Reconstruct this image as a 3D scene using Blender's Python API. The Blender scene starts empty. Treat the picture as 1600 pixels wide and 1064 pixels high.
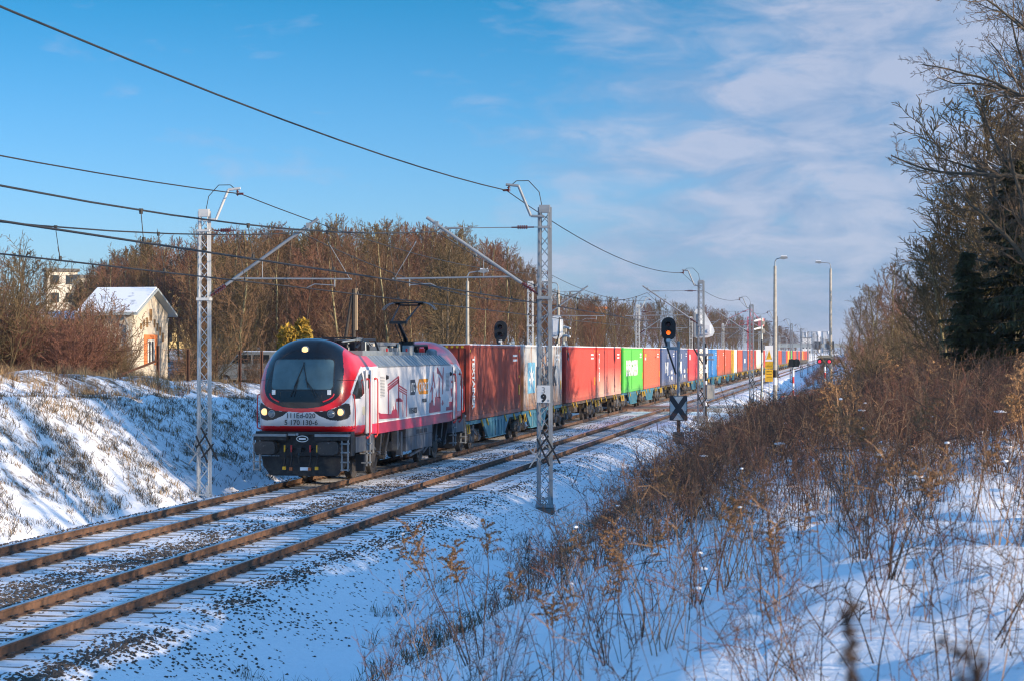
import bpy, math, random
import numpy as np
from mathutils import Vector, Matrix
R = math.radians
S = bpy.context.scene
COL = S.collection
# ---------------------------------------------------------------- camera
# World: +Y runs along the railway away from the viewer, z = 0 is the rail head.
THETA = R(9.53)
cam = bpy.data.cameras.new("camera"); camo = bpy.data.objects.new("camera", cam); COL.objects.link(camo)
cam.sensor_width = 36.0; cam.lens = 70.8; cam.clip_start = 0.1; cam.clip_end = 6000
camo.location = (0, 0, 3.8)
camo.rotation_euler = (R(90 + 0.32), 0, THETA)
cam.dof.use_dof = True; cam.dof.focus_distance = 62; cam.dof.aperture_fstop = 5.6
S.camera = camo
# ---------------------------------------------------------------- sun and sky
SUN_EL = 14.0
SUN_AZ = Vector((0.93, -0.37, 0)).normalized()          # horizontal direction towards the sun
sun = bpy.data.lights.new("sun", 'SUN'); sun.energy = 5.0; sun.angle = R(0.5); sun.color = (1.0, 0.80, 0.58)
suno = bpy.data.objects.new("sun", sun); COL.objects.link(suno)
sd = Vector((SUN_AZ.x * math.cos(R(SUN_EL)), SUN_AZ.y * math.cos(R(SUN_EL)), math.sin(R(SUN_EL))))
suno.rotation_euler = sd.to_track_quat('Z', 'Y').to_euler(); suno.location = sd * 100
W = bpy.data.worlds.new("World"); S.world = W; W.use_nodes = True
nt = W.node_tree; nt.nodes.clear(); L = nt.links
out = nt.nodes.new('ShaderNodeOutputWorld'); bg = nt.nodes.new('ShaderNodeBackground')
sky = nt.nodes.new('ShaderNodeTexSky'); sky.sky_type = 'NISHITA'; sky.sun_disc = False
sky.sun_elevation = R(SUN_EL); sky.sun_rotation = math.atan2(SUN_AZ.x, SUN_AZ.y)
sky.air_density = 1.0; sky.dust_density = 0.6; sky.ozone_density = 2.5; sky.altitude = 100
hs = nt.nodes.new('ShaderNodeHueSaturation'); hs.inputs['Saturation'].default_value = 1.0; hs.inputs['Value'].default_value = 1.0
L.new(sky.outputs[0], hs.inputs['Color'])
tc = nt.nodes.new('ShaderNodeTexCoord')
sep = nt.nodes.new('ShaderNodeSeparateXYZ'); L.new(tc.outputs['Generated'], sep.inputs[0])
el = nt.nodes.new('ShaderNodeMapRange'); el.inputs[1].default_value = 0.0; el.inputs[2].default_value = 0.19; L.new(sep.outputs['Z'], el.inputs[0])
tint = nt.nodes.new('ShaderNodeMix'); tint.data_type = 'RGBA'; L.new(el.outputs[0], tint.inputs[0])
tint.inputs[6].default_value = (0.95, 1.22, 2.0, 1); tint.inputs[7].default_value = (0.07, 0.74, 1.12, 1)
mulc = nt.nodes.new('ShaderNodeMix'); mulc.data_type = 'RGBA'; mulc.blend_type = 'MULTIPLY'; mulc.inputs[0].default_value = 1.0
mulc.clamp_result = False
el2 = nt.nodes.new('ShaderNodeMapRange'); el2.inputs[1].default_value = 0.17; el2.inputs[2].default_value = 0.5; L.new(sep.outputs['Z'], el2.inputs[0])
tint2 = nt.nodes.new('ShaderNodeMix'); tint2.data_type = 'RGBA'; L.new(el2.outputs[0], tint2.inputs[0])
L.new(tint.outputs[2], tint2.inputs[6]); tint2.inputs[7].default_value = (1.75, 2.75, 3.2, 1)
L.new(hs.outputs[0], mulc.inputs[6]); L.new(tint2.outputs[2], mulc.inputs[7])
def wmath(op, a, b=None, clamp=False):
    n = nt.nodes.new('ShaderNodeMath'); n.operation = op; n.use_clamp = clamp
    for i, v in enumerate((a, b)):
        if v is None: continue
        if isinstance(v, (int, float)): n.inputs[i].default_value = v
        else: L.new(v, n.inputs[i])
    return n.outputs[0]
def wnoise(scale_xyz, scale, detail, rough, off=(0, 0, 0)):
    m = nt.nodes.new('ShaderNodeMapping'); m.inputs['Scale'].default_value = scale_xyz; m.inputs['Location'].default_value = off
    L.new(tc.outputs['Generated'], m.inputs['Vector'])
    n = nt.nodes.new('ShaderNodeTexNoise'); n.inputs['Scale'].default_value = scale
    n.inputs['Detail'].default_value = detail; n.inputs['Roughness'].default_value = rough; n.inputs['Distortion'].default_value = 0.4
    L.new(m.outputs[0], n.inputs['Vector']); return n.outputs['Fac']
# broad cloud sheet to the right of the view (azimuth by x / y), broken by stretched noise
big = wnoise((1, 1, 3.2), 7.0, 5, 0.55, (0.3, 0, 0.1))
fine = wnoise((1, 1, 2.9), 22.0, 8, 0.58, (1.7, 0, 0))
azm = wmath('MULTIPLY_ADD', sep.outputs['X'], 3.9, True); azm.node.inputs[2].default_value = 0.95
upm = wmath('MULTIPLY_ADD', sep.outputs['Z'], -1.9, True); upm.node.inputs[2].default_value = 0.30
mix1 = wmath('ADD', wmath('MULTIPLY', big, 1.7), wmath('MULTIPLY', fine, 1.15))
mk = wmath('ADD', mix1, wmath('MULTIPLY', azm, 1.05))
mk = wmath('ADD', mk, upm)
mk = wmath('MULTIPLY_ADD', mk, 1.35, True); mk.node.inputs[2].default_value = -2.36
lowm = nt.nodes.new('ShaderNodeMapRange'); lowm.inputs[1].default_value = 0.42; lowm.inputs[2].default_value = 0.22; L.new(sep.outputs['Z'], lowm.inputs[0])
mk = wmath('MULTIPLY', wmath('MULTIPLY', mk, 0.82), lowm.outputs[0])
# cloud shade: violet grey with warmer pale tops
crm = nt.nodes.new('ShaderNodeMix'); crm.data_type = 'RGBA'
crm.inputs[6].default_value = (2.5, 3.5, 5.4, 1); crm.inputs[7].default_value = (4.4, 4.8, 6.2, 1)
shade = wmath('MULTIPLY_ADD', fine, 4.5, True); shade.node.inputs[2].default_value = -1.75
L.new(shade, crm.inputs[0])
mixc = nt.nodes.new('ShaderNodeMix'); mixc.data_type = 'RGBA'
L.new(mk, mixc.inputs[0]); L.new(mulc.outputs[2], mixc.inputs[6]); L.new(crm.outputs[2], mixc.inputs[7])
L.new(mixc.outputs[2], bg.inputs['Color']); bg.inputs['Strength'].default_value = 0.082
L.new(bg.outputs[0], out.inputs['Surface'])
S.view_settings.view_transform = 'Standard'; S.view_settings.look = 'None'
S.view_settings.exposure = 0.55; S.view_settings.gamma = 1.0
S.cycles.use_denoising = True; S.cycles.pixel_filter_type = 'BLACKMAN_HARRIS'; S.cycles.filter_width = 1.15
S.cycles.max_bounces = 6; S.cycles.transparent_max_bounces = 8
S.cycles.volume_bounces = 0

# ---------------------------------------------------------------- helpers
rnd = random.Random(7); nrg = np.random.default_rng(11)
def tagp(o, label=None, cat=None, group=None, kind=None):
    if label: o['label'] = label
    if cat: o['category'] = cat
    if group: o['group'] = group
    if kind: o['kind'] = kind
    return o
def thing(name, label, cat, loc=(0, 0, 0), rz=0.0, group=None, sc=None):
    o = bpy.data.objects.new(name, None); COL.objects.link(o); o.location = loc; o.rotation_euler = (0, 0, rz)
    o.empty_display_size = 0.2
    if sc: o.scale = sc if hasattr(sc, '__len__') else (sc,) * 3
    return tagp(o, label, cat, group)
def link(name, me, parent=None, loc=None):
    o = bpy.data.objects.new(name, me); COL.objects.link(o)
    if parent: o.parent = parent
    if loc: o.location = loc
    return o
def copy_tree(o, parent=None, depth=0):
    c = o.copy(); COL.objects.link(c)
    if parent is not None: c.parent = parent
    for ch in KIDS.get(o.name, ()) or o.children: copy_tree(ch, c)
    return c
KIDS = {}
def np_mesh(name, V, F, mats, midx=None, smooth=False):
    """V (n,3); F list of (m,k) int arrays; midx list of material indices per array"""
    me = bpy.data.meshes.new(name)
    V = np.asarray(V, dtype=np.float32); me.vertices.add(len(V)); me.vertices.foreach_set('co', V.ravel())
    F = [np.asarray(f, dtype=np.int32) for f in F]
    loops = np.concatenate([f.ravel() for f in F]); me.loops.add(len(loops)); me.loops.foreach_set('vertex_index', loops)
    tot = np.concatenate([np.full(len(f), f.shape[1], np.int32) for f in F])
    st = np.concatenate([[0], np.cumsum(tot)[:-1]]).astype(np.int32)
    me.polygons.add(len(tot)); me.polygons.foreach_set('loop_start', st)
    try: me.polygons.foreach_set('loop_total', tot)
    except Exception: pass
    if midx is not None:
        mi = np.concatenate([np.broadcast_to(np.asarray(m, np.int32), (len(f),)) for f, m in zip(F, midx)])
        me.polygons.foreach_set('material_index', mi.astype(np.int32))
    me.polygons.foreach_set('use_smooth', np.full(len(tot), smooth, dtype=bool))
    for m in mats: me.materials.append(m)
    me.update(calc_edges=True); me.validate(); return me
class MB:
    """collects solids and builds ONE mesh"""
    def __init__(s): s.v = []; s.f = []; s.m = []; s.sm = []
    def add(s, vs, fs, m=0, smooth=False):
        b = len(s.v); s.v += [tuple(v) for v in vs]
        for f in fs: s.f.append([b + i for i in f]); s.m.append(m); s.sm.append(smooth)
        return s
    def box(s, c, sz, m=0, rot=None, taper=1.0):
        x, y, z = (a / 2 for a in sz); M = Matrix.Identity(3) if rot is None else rot
        vs = []
        for dz in (-z, z):
            t = taper if dz > 0 else 1
            for dx, dy in ((-x, -y), (x, -y), (x, y), (-x, y)):
                vs.append(M @ Vector((dx * t, dy * t, dz)) + Vector(c))
        return s.add(vs, [(3, 2, 1, 0), (4, 5, 6, 7), (0, 1, 5, 4), (1, 2, 6, 5), (2, 3, 7, 6), (3, 0, 4, 7)], m)
    def bb(s, x0, x1, y0, y1, z0, z1, m=0):
        return s.box(((x0 + x1) / 2, (y0 + y1) / 2, (z0 + z1) / 2), (abs(x1 - x0), abs(y1 - y0), abs(z1 - z0)), m)
    def cyl(s, p0, p1, r0, r1=None, n=10, m=0, cap=True, smooth=True):
        r1 = r0 if r1 is None else r1; p0 = Vector(p0); p1 = Vector(p1); d = (p1 - p0)
        q = d.to_track_quat('Z', 'Y'); vs = []
        for p, r in ((p0, r0), (p1, r1)):
            for i in range(n):
                a = 2 * math.pi * i / n; vs.append(p + q @ Vector((r * math.cos(a), r * math.sin(a), 0)))
        s.add(vs, [(i, (i + 1) % n, n + (i + 1) % n, n + i) for i in range(n)], m, smooth)
        if cap: 
            s.add(vs[:n], [tuple(reversed(range(n)))], m); s.add(vs[n:], [tuple(range(n))], m)
        return s
    def tube(s, pts, r, n=6, m=0):
        for a, b in zip(pts, pts[1:]): s.cyl(a, b, r, r, n, m)
        return s
    def beam(s, p0, p1, w, h, m=0):
        p0 = Vector(p0); p1 = Vector(p1); d = p1 - p0; q = d.to_track_quat('Y', 'Z').to_matrix()
        return s.box((p0 + p1) / 2, (w, d.length, h), m, q)
    def prism(s, poly, fa, fb, m=0):
        """poly: 2d list; fa, fb map (a,b)->3d for both ends"""
        n = len(poly); vs = [fa(*p) for p in poly] + [fb(*p) for p in poly]
        fs = [tuple(reversed(range(n))), tuple(range(n, 2 * n))] + [(i, (i + 1) % n, n + (i + 1) % n, n + i) for i in range(n)]
        return s.add(vs, fs, m)
    def sphere(s, c, r, n=10, m=0, sc=(1, 1, 1), zmin=-1):
        vs = []; k = n // 2
        for j in range(k + 1):
            t = max(zmin, -math.cos(math.pi * j / k)); rr = math.sqrt(max(0, 1 - t * t))
            for i in range(n):
                a = 2 * math.pi * i / n; vs.append((c[0] + r * sc[0] * rr * math.cos(a), c[1] + r * sc[1] * rr * math.sin(a), c[2] + r * sc[2] * t))
        return s.add(vs, [(j * n + i, j * n + (i + 1) % n, (j + 1) * n + (i + 1) % n, (j + 1) * n + i) for j in range(k) for i in range(n)], m, True)
    def build(s, name, mats, parent=None, loc=None):
        if not isinstance(mats, (list, tuple)): mats = [mats]
        me = bpy.data.meshes.new(name); me.from_pydata(s.v, [], s.f); me.validate(clean_customdata=False)
        for m in mats: me.materials.append(m)
        if len(me.polygons) == len(s.m):
            me.polygons.foreach_set('material_index', s.m); me.polygons.foreach_set('use_smooth', s.sm)
        me.update()
        return link(name, me, parent, loc)
def text(body, size, parent, loc, rot, m, name='lettering', align='LEFT', sx=1.0, bold=0.0, sy=1.0):
    c = bpy.data.curves.new(name, 'FONT'); c.body = body; c.size = size; c.extrude = 0.002; c.offset = bold; c.align_x = align
    c.resolution_u = 2; c.materials.append(m)
    tmp = bpy.data.objects.new(name, c); COL.objects.link(tmp); bpy.context.view_layer.update()
    me = bpy.data.meshes.new_from_object(tmp.evaluated_get(bpy.context.evaluated_depsgraph_get())); bpy.data.objects.remove(tmp); bpy.data.curves.remove(c)
    if not me.materials: me.materials.append(m)
    o = bpy.data.objects.new(name, me); COL.objects.link(o); o.parent = parent; o.location = loc; o.rotation_euler = rot; o.scale = (sx, sy, 1)
    return o
# ---------------------------------------------------------------- materials
MATS = {}
def mat(name, col, rough=0.6, metal=0.0, var=0.0, vscale=3.0, bump=0.0, bscale=40.0, col2=None, dirt=None, streak=False, emit=None, coat=0.0, objvar=0.0, alpha=None, thr=(0.45, 0.62)):
    if name in MATS: return MATS[name]
    m = bpy.data.materials.new(name); m.use_nodes = True; n = m.node_tree.nodes; l = m.node_tree.links; b = n['Principled BSDF']
    b.inputs['Base Color'].default_value = (*col, 1); b.inputs['Roughness'].default_value = rough; b.inputs['Metallic'].default_value = metal
    b.inputs['Coat Weight'].default_value = coat; b.inputs['Coat Roughness'].default_value = 0.08
    t = n.new('ShaderNodeTexCoord'); cur = None
    def noise(scale, detail=5, vec=None, stretch=None):
        k = n.new('ShaderNodeTexNoise'); k.inputs['Scale'].default_value = scale; k.inputs['Detail'].default_value = detail; k.inputs['Roughness'].default_value = 0.6
        if stretch:
            mp = n.new('ShaderNodeMapping'); mp.inputs['Scale'].default_value = stretch; l.new(t.outputs['Object'], mp.inputs[0]); l.new(mp.outputs[0], k.inputs['Vector'])
        else: l.new(t.outputs['Object'], k.inputs['Vector'])
        return k.outputs['Fac']
    def mixc(f, a, bcol):
        x = n.new('ShaderNodeMix'); x.data_type = 'RGBA'
        if isinstance(f, float): x.inputs[0].default_value = f
        else: l.new(f, x.inputs[0])
        for i, c in ((6, a), (7, bcol)):
            if isinstance(c, tuple): x.inputs[i].default_value = (*c, 1)
            else: l.new(c, x.inputs[i])
        return x.outputs[2]
    def ramp(f, a, c):
        r = n.new('ShaderNodeMapRange'); r.inputs[1].default_value = a; r.inputs[2].default_value = c; l.new(f, r.inputs[0]); return r.outputs[0]
    if var > 0:
        dk = tuple(c * (1 - var) for c in col); lt = tuple(min(1, c * (1 + var)) for c in col)
        cur = mixc(ramp(noise(vscale, 6), 0.3, 0.7), dk, lt)
    if objvar > 0:
        oi = n.new('ShaderNodeObjectInfo'); h = n.new('ShaderNodeHueSaturation')
        r = n.new('ShaderNodeMapRange'); r.inputs[3].default_value = 1 - objvar; r.inputs[4].default_value = 1 + objvar; l.new(oi.outputs['Random'], r.inputs[0])
        l.new(r.outputs[0], h.inputs['Value'])
        if cur is None: h.inputs['Color'].default_value = (*col, 1)
        else: l.new(cur, h.inputs['Color'])
        cur = h.outputs[0]
    if col2 is not None:
        cur = mixc(ramp(noise(vscale * 1.7, 8, stretch=(1, 1, 0.25) if streak else None), *thr), cur or col, col2)
    if dirt is not None:
        sp = n.new('ShaderNodeSeparateXYZ'); l.new(t.outputs['Object'], sp.inputs[0])
        g = n.new('ShaderNodeMapRange'); g.inputs[1].default_value = dirt[2]; g.inputs[2].default_value = dirt[1]; l.new(sp.outputs['Z'], g.inputs[0])
        mu = n.new('ShaderNodeMath'); mu.operation = 'MULTIPLY'; mu.use_clamp = True; l.new(g.outputs[0], mu.inputs[0])
        mu2 = n.new('ShaderNodeMath'); mu2.operation = 'MULTIPLY_ADD'; mu2.inputs[1].default_value = 1.3; mu2.inputs[2].default_value = 0.1; l.new(noise(1.5, 6, stretch=(1, 1, 0.4)), mu2.inputs[0]); l.new(mu2.outputs[0], mu.inputs[1])
        cur = mixc(mu.outputs[0], cur or col, dirt[0])
    if cur is not None: l.new(cur, b.inputs['Base Color'])
    if bump > 0:
        bp = n.new('ShaderNodeBump'); bp.inputs['Strength'].default_value = bump; bp.inputs['Distance'].default_value = 0.02
        l.new(noise(bscale, 4), bp.inputs['Height']); l.new(bp.outputs[0], b.inputs['Normal'])
    if emit: b.inputs['Emission Color'].default_value = (*emit[0], 1); b.inputs['Emission Strength'].default_value = emit[1]
    MATS[name] = m; return m
M_snow = mat('snow', (0.86, 0.87, 0.9), 0.75, var=0.04, vscale=2, bump=0.5, bscale=9)
M_galv = mat('galvanised steel', (0.26, 0.28, 0.30), 0.5, 0.35, var=0.15, vscale=4, bump=0.1)
M_white_steel = mat('white painted lattice', (0.48, 0.49, 0.49), 0.55, var=0.12, vscale=3)
M_dark = mat('dark underframe', (0.018, 0.018, 0.02), 0.65, var=0.4, vscale=6, col2=(0.06, 0.05, 0.04))
M_black = mat('black', (0.012, 0.012, 0.014), 0.45)
M_wire = mat('wire', (0.03, 0.028, 0.025), 0.6)
M_concrete = mat('concrete', (0.36, 0.33, 0.28), 0.85, var=0.2, vscale=5, bump=0.4, bscale=30)
M_concrete_d = mat('dark concrete', (0.12, 0.115, 0.11), 0.9, var=0.3, vscale=6, bump=0.4)
M_rust = mat('rusty steel', (0.13, 0.055, 0.028), 0.85, var=0.3, vscale=9, bump=0.3)
M_red = mat('signal red', (0.55, 0.03, 0.03), 0.45)
M_white = mat('white paint', (0.78, 0.78, 0.76), 0.45, var=0.05)
M_yel = mat('yellow paint', (0.75, 0.42, 0.02), 0.5, var=0.15)
M_glass = mat('dark glass', (0.02, 0.026, 0.03), 0.06, coat=0.5)
M_ins = mat('insulator', (0.09, 0.02, 0.02), 0.25)
# ---------------------------------------------------------------- terrain
XN, XF = -11.63, -15.61            # axes of the near and the far track
def smst(a, b, x): 
    t = np.clip((x - a) / (b - a), 0, 1); return t * t * (3 - 2 * t)
_T = np.random.default_rng(5).normal(size=(256, 256))
def vnoise(x, y):
    x = np.asarray(x, float); y = np.asarray(y, float)
    xi = np.floor(x).astype(int); yi = np.floor(y).astype(int); fx = x - xi; fy = y - yi
    fx = fx * fx * (3 - 2 * fx); fy = fy * fy * (3 - 2 * fy); g = lambda a, b: _T[a & 255, b & 255]
    return (g(xi, yi) * (1 - fx) + g(xi + 1, yi) * fx) * (1 - fy) + (g(xi, yi + 1) * (1 - fx) + g(xi + 1, yi + 1) * fx) * fy
def crestL(y): return np.interp(y, [0, 45, 55, 73, 100, 125, 134, 150, 175, 400], [2.8, 2.8, 2.55, 2.05, 1.2, 0.2, -0.02, 0.0, 1.6, 1.6])
def crestR(y): return np.interp(y, [0, 12, 35, 70, 100, 122, 133, 150, 168, 220, 420, 800], [1.0, 1.0, 1.0, .82, .6, .2, 0.03, 0.03, .22, .8, 1.25, 1.25])
def ground(x, y):
    x, y = np.broadcast_arrays(np.asarray(x, float), np.asarray(y, float))
    bed = np.full(x.shape, -0.215)
    cr = crestL(y); crR = crestR(y)
    flat = smst(122, 134, y) * (1 - smst(147, 160, y))          # the level crossing fills the ditches
    # right side
    sh = -0.192 - 0.645 * smst(-9.9, -7.9, x) * (1 - 0.85 * flat)
    bank = np.interp(x, [-30, -7.0, -6.0, -4.6, -3, -1, 0.5, 3, 8, 20, 60, 400], [0, 0, .42, 1.25, 2.05, 2.75, 3.0, 3.1, 3.2, 3.4, 3.6, 4.5])
    right = sh + bank * crR
    # left side
    dl = -0.192 - 0.30 * smst(-17.3, -18.1, x) * (1 - flat)
    t = np.clip((-x - 18.5) / 3.9, 0, 1); t = t * 0.93 + 0.07 * t * t * (3 - 2 * t)
    left = dl + (cr + 0.46) * t * (1 - flat * 0.6)
    left = left + 0.85 * smst(26.6, 30.0, -x) * (1 - flat) + 0.25 * smst(32, 60, -x) * (1 - flat) + 2.6 * smst(60, 150, -x)
    z = np.where(x > XN, right, left)
    # relief
    off = smst(8.0, 5.5, -x) + smst(18.3, 19.5, -x)
    z = z + smst(4.8, 2.5, -x) * .11 * vnoise(x * .55 + 40, y * .4) * (1 - flat)
    z = z + off * (0.05 * vnoise(x * 0.9, y * 0.7) + 0.03 * vnoise(x * 2.3 + 9, y * 2.1) + 0.022 * smst(5.2, 4, -x) * vnoise(x * 4.1, y * 3.1 + 7)) * (1 - flat * .8)
    ter = smst(26, 28, -x) * (1 - smst(36, 40, -x))
    z = z + ter * 0.17 * vnoise(x * 0.55 + 3, y * 0.33) * (1 - flat)
    z = z + 0.009 * vnoise(x * 3.1, y * 2.9)
    return z
def gz(x, y): return float(ground(x, y))
def axis(parts):
    a = [np.arange(p, q, s) for p, q, s in parts]; return np.concatenate(a + [[parts[-1][1]]])
gx = axis([(-1500, -300, 60), (-300, -70, 8), (-70, -36, 1.2), (-36, -26, .4), (-26, -17.2, .2), (-17.2, -8, .25), (-8, 4, .16), (4, 12, .6), (12, 60, 4), (60, 1500, 60)])
gy = axis([(-60, 8, 4), (8, 22, .25), (22, 60, .3), (60, 110, .45), (110, 200, 1.2), (200, 420, 5), (420, 900, 20), (900, 3400, 100)])
GX, GY = np.meshgrid(gx, gy); GZ = ground(GX, GY)
nxg, nyg = len(gx), len(gy); idx = np.arange(nxg * nyg).reshape(nyg, nxg)
Fq = np.stack([idx[:-1, :-1], idx[:-1, 1:], idx[1:, 1:], idx[1:, :-1]], -1).reshape(-1, 4)
# attributes: ballast density and withered plant density
def ballast_w(x, y):
    b = 1.0 * np.exp(-((x + 13.45) / .62) ** 2) + 0.75 * np.exp(-((x + 11.15) / .2) ** 2) + 0.10 * np.exp(-((x + 11.63) / .6) ** 2) + 0.25 * np.exp(-((x - XF) / .75) ** 2) * (y > 58)
    b = b + 0.45 * np.exp(-((x + 9.85) / .36) ** 2) + 0.20 * smst(-7.6, -9.6, x) * (x > -9.9) + 0.5 * np.exp(-((x + 17.4) / .35) ** 2)
    return np.clip(b, 0, 1) * (1 - smst(131, 134, y) * (1 - smst(145, 148, y)))
def weed_w(x, y):
    r = 0.16 * smst(-6.6, -5.4, x) * (.3 + .7 * smst(25, 50, y)) + 0.12 * vnoise(x * .4, y * .3) * smst(-6.6, -5.4, x)
    r = r + 0.3 * smst(-6.5, -5.5, x) * smst(160, 190, y)
    l = 0.32 * smst(18.6, 19.8, -x) - 0.14 * smst(22.2, 23, -x) + 0.3 * smst(27, 28.5, -x) + 0.1 * smst(33, 36, -x)
    return np.clip(np.where(x > XN, r, l), 0, 1) * (1 - smst(128, 134, y) * (1 - smst(148, 156, y)))
def ground_mat():
    m = bpy.data.materials.new('snowy ground'); m.use_nodes = True; n = m.node_tree.nodes; l = m.node_tree.links; b = n['Principled BSDF']
    t = n.new('ShaderNodeTexCoord')
    def noise(s, d=6, r=.6, st=None):
        k = n.new('ShaderNodeTexNoise'); k.inputs['Scale'].default_value = s; k.inputs['Detail'].default_value = d; k.inputs['Roughness'].default_value = r
        if st:
            mp = n.new('ShaderNodeMapping'); mp.inputs['Scale'].default_value = st; l.new(t.outputs['Object'], mp.inputs[0]); l.new(mp.outputs[0], k.inputs['Vector'])
        else: l.new(t.outputs['Object'], k.inputs['Vector'])
        return k.outputs['Fac']
    def mth(op, a, c, cl=False, third=None):
        k = n.new('ShaderNodeMath'); k.operation = op; k.use_clamp = cl
        for i, v in enumerate((a, c, third)):
            if v is None: continue
            if isinstance(v, (int, float)): k.inputs[i].default_value = v
            else: l.new(v, k.inputs[i])
        return k.outputs[0]
    def mix(f, a, c):
        x = n.new('ShaderNodeMix'); x.data_type = 'RGBA'; l.new(f, x.inputs[0])
        for i, q in ((6, a), (7, c)):
            if isinstance(q, tuple): x.inputs[i].default_value = (*q, 1)
            else: l.new(q, x.inputs[i])
        return x.outputs[2]
    def attr(nm):
        a = n.new('ShaderNodeAttribute'); a.attribute_name = nm; return a.outputs['Fac']
    bw = attr('ballast'); ww = attr('weeds')
    snow = mix(noise(.7, 5), (0.80, 0.82, 0.87), (0.89, 0.90, 0.93))
    vor = n.new('ShaderNodeTexVoronoi'); vor.inputs['Scale'].default_value = 13; vor.inputs['Randomness'].default_value = 1; l.new(t.outputs['Object'], vor.inputs['Vector'])
    vc = n.new('ShaderNodeSeparateColor'); l.new(vor.outputs['Color'], vc.inputs[0])
    # a stone shows where its random value is under the local density, modulated by drifting snow
    dens = mth('MULTIPLY', bw, mth('MULTIPLY_ADD', noise(1.3, 4), 1.9, third=-.35))
    st = mth('MULTIPLY', mth('LESS_THAN', vc.outputs[0], dens), mth('LESS_THAN', vor.outputs['Distance'], .42))
    stone = mix(vc.outputs[1], (0.03, 0.026, 0.024), (0.14, 0.105, 0.08))
    c1 = mix(st, snow, stone)
    wn = mth('ADD', mth('MULTIPLY', noise(5, 8, .75), .65), mth('MULTIPLY', noise(.8, 4), .45))
    wm = mth('MULTIPLY_ADD', mth('SUBTRACT', mth('ADD', wn, mth('MULTIPLY', ww, .42)), .70), 9.0, cl=True, third=0.0)
    wm = mth('MULTIPLY', wm, mth('GREATER_THAN', ww, .04))
    soil = mix(noise(14, 6), (0.07, 0.045, 0.026), (0.2, 0.14, 0.085))
    c2 = mix(wm, c1, soil)
    l.new(c2, b.inputs['Base Color']); b.inputs['Roughness'].default_value = .8
    h = mth('ADD', mth('MULTIPLY', noise(6, 8, .65), .6), mth('MULTIPLY', st, .5))
    bp = n.new('ShaderNodeBump'); bp.inputs['Strength'].default_value = .7; bp.inputs['Distance'].default_value = .06; l.new(h, bp.inputs['Height']); l.new(bp.outputs[0], b.inputs['Normal'])
    return m
M_ground = ground_mat()
gme = np_mesh('ground', np.stack([GX.ravel(), GY.ravel(), GZ.ravel()], -1), [Fq], [M_ground], smooth=True)
for nm, fn in (('ballast', ballast_w), ('weeds', weed_w)):
    a = gme.attributes.new(nm, 'FLOAT', 'POINT'); a.data.foreach_set('value', fn(GX, GY).ravel().astype(np.float32))
tagp(link('ground', gme), 'snow covered ground with cutting slopes beside the tracks', kind='structure')
# level crossing surface and snowy road to the right
mb = MB()
M_road = mat('crossing road', (0.30, 0.26, 0.22), .85, var=.25, vscale=2, col2=(0.8, 0.8, 0.82), bump=.3)
M_panel = mat('rubber crossing panel', (0.17, 0.075, 0.06), .7, var=.3, vscale=2, col2=(0.34, 0.24, 0.2))
for x0, x1 in ((-18.2, XF - .8), (XF - .66, XF + .66), (XF + .8, XN - .8), (XN - .66, XN + .66), (XN + .8, -9.6)):
    mb.bb(x0, x1, 135, 143.5, -.3, -.012, 1)
mb.bb(-30, -18.21, 135.2, 143.3, -.3, -.02, 0); mb.bb(-9.59, 14, 135.2, 143.3, -.3, .045, 0)
tagp(mb.build('crossing_road', [M_road, M_panel]), 'road with reddish rubber panels crossing the tracks', kind='structure')

# ---------------------------------------------------------------- railway tracks
def rail_profile():
    h = [(-.075, -.172), (.075, -.172), (.075, -.162), (.02, -.148), (.009, -.135), (.009, -.05), (.034, -.038), (.0365, -.008), (.028, 0)]
    return h[:2] + h[2:] + [(-x, z) for x, z in reversed(h[2:])]
M_rail = mat('rusty rail', (0.135, 0.072, 0.042), .8, var=.3, vscale=3, bump=.3, col2=(0.07, 0.042, 0.028))
M_head = mat('polished rail head', (0.42, 0.43, 0.46), .28, 0.9)
M_sleeper = mat('snow dusted concrete sleeper', (0.78, 0.79, 0.83), .85, var=.06, vscale=3, bump=.4, col2=(0.19, 0.175, 0.155), thr=(.60, .66))
M_sleeper_side = mat('sleeper side', (0.13, 0.12, 0.11), .9, var=.3)
def rail_mesh(y0, y1):
    p = rail_profile(); n = len(p); ys = np.arange(y0, y1 + 1, 12.0)
    V = [(x, y, z) for y in ys for x, z in p]; F = []; mi = []
    for k in range(len(ys) - 1):
        for i in range(n):
            j = (i + 1) % n; F.append((k * n + i, k * n + j, (k + 1) * n + j, (k + 1) * n + i))
            mi.append(1 if p[i][1] > -.009 and p[j][1] > -.009 else 0)
    return np_mesh('rail', V, [np.array(F)], [M_rail, M_head], [np.array(mi)])
def sleeper_mb(mb, x=0, y=0, clips=True):
    mb.add([(x - 1.3, y - .13, -.32), (x + 1.3, y - .13, -.32), (x + 1.3, y + .13, -.32), (x - 1.3, y + .13, -.32),
            (x - 1.28, y - .10, -.178), (x + 1.28, y - .10, -.178), (x + 1.28, y + .10, -.178), (x - 1.28, y + .10, -.178)],
           [(4, 5, 6, 7)], 0)
    b = len(mb.v) - 8
    for f in ((0, 1, 5, 4), (1, 2, 6, 5), (2, 3, 7, 6), (3, 0, 4, 7)): mb.f.append([b + i for i in f]); mb.m.append(1); mb.sm.append(False)
    if clips:
        for rx in (-.753, .753):
            for s in (-1, 1):
                pts = [(x + rx + s * (.085 + .05 * math.cos(a)), y + .075 * math.sin(a) , -.165 + .055 * abs(math.cos(a * .5))) for a in np.linspace(-2.2, 2.2, 7)]
                mb.tube(pts, .011, 4, 2)
                mb.box((x + rx + s * .1, y, -.165), (.07, .12, .02), 2)
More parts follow.
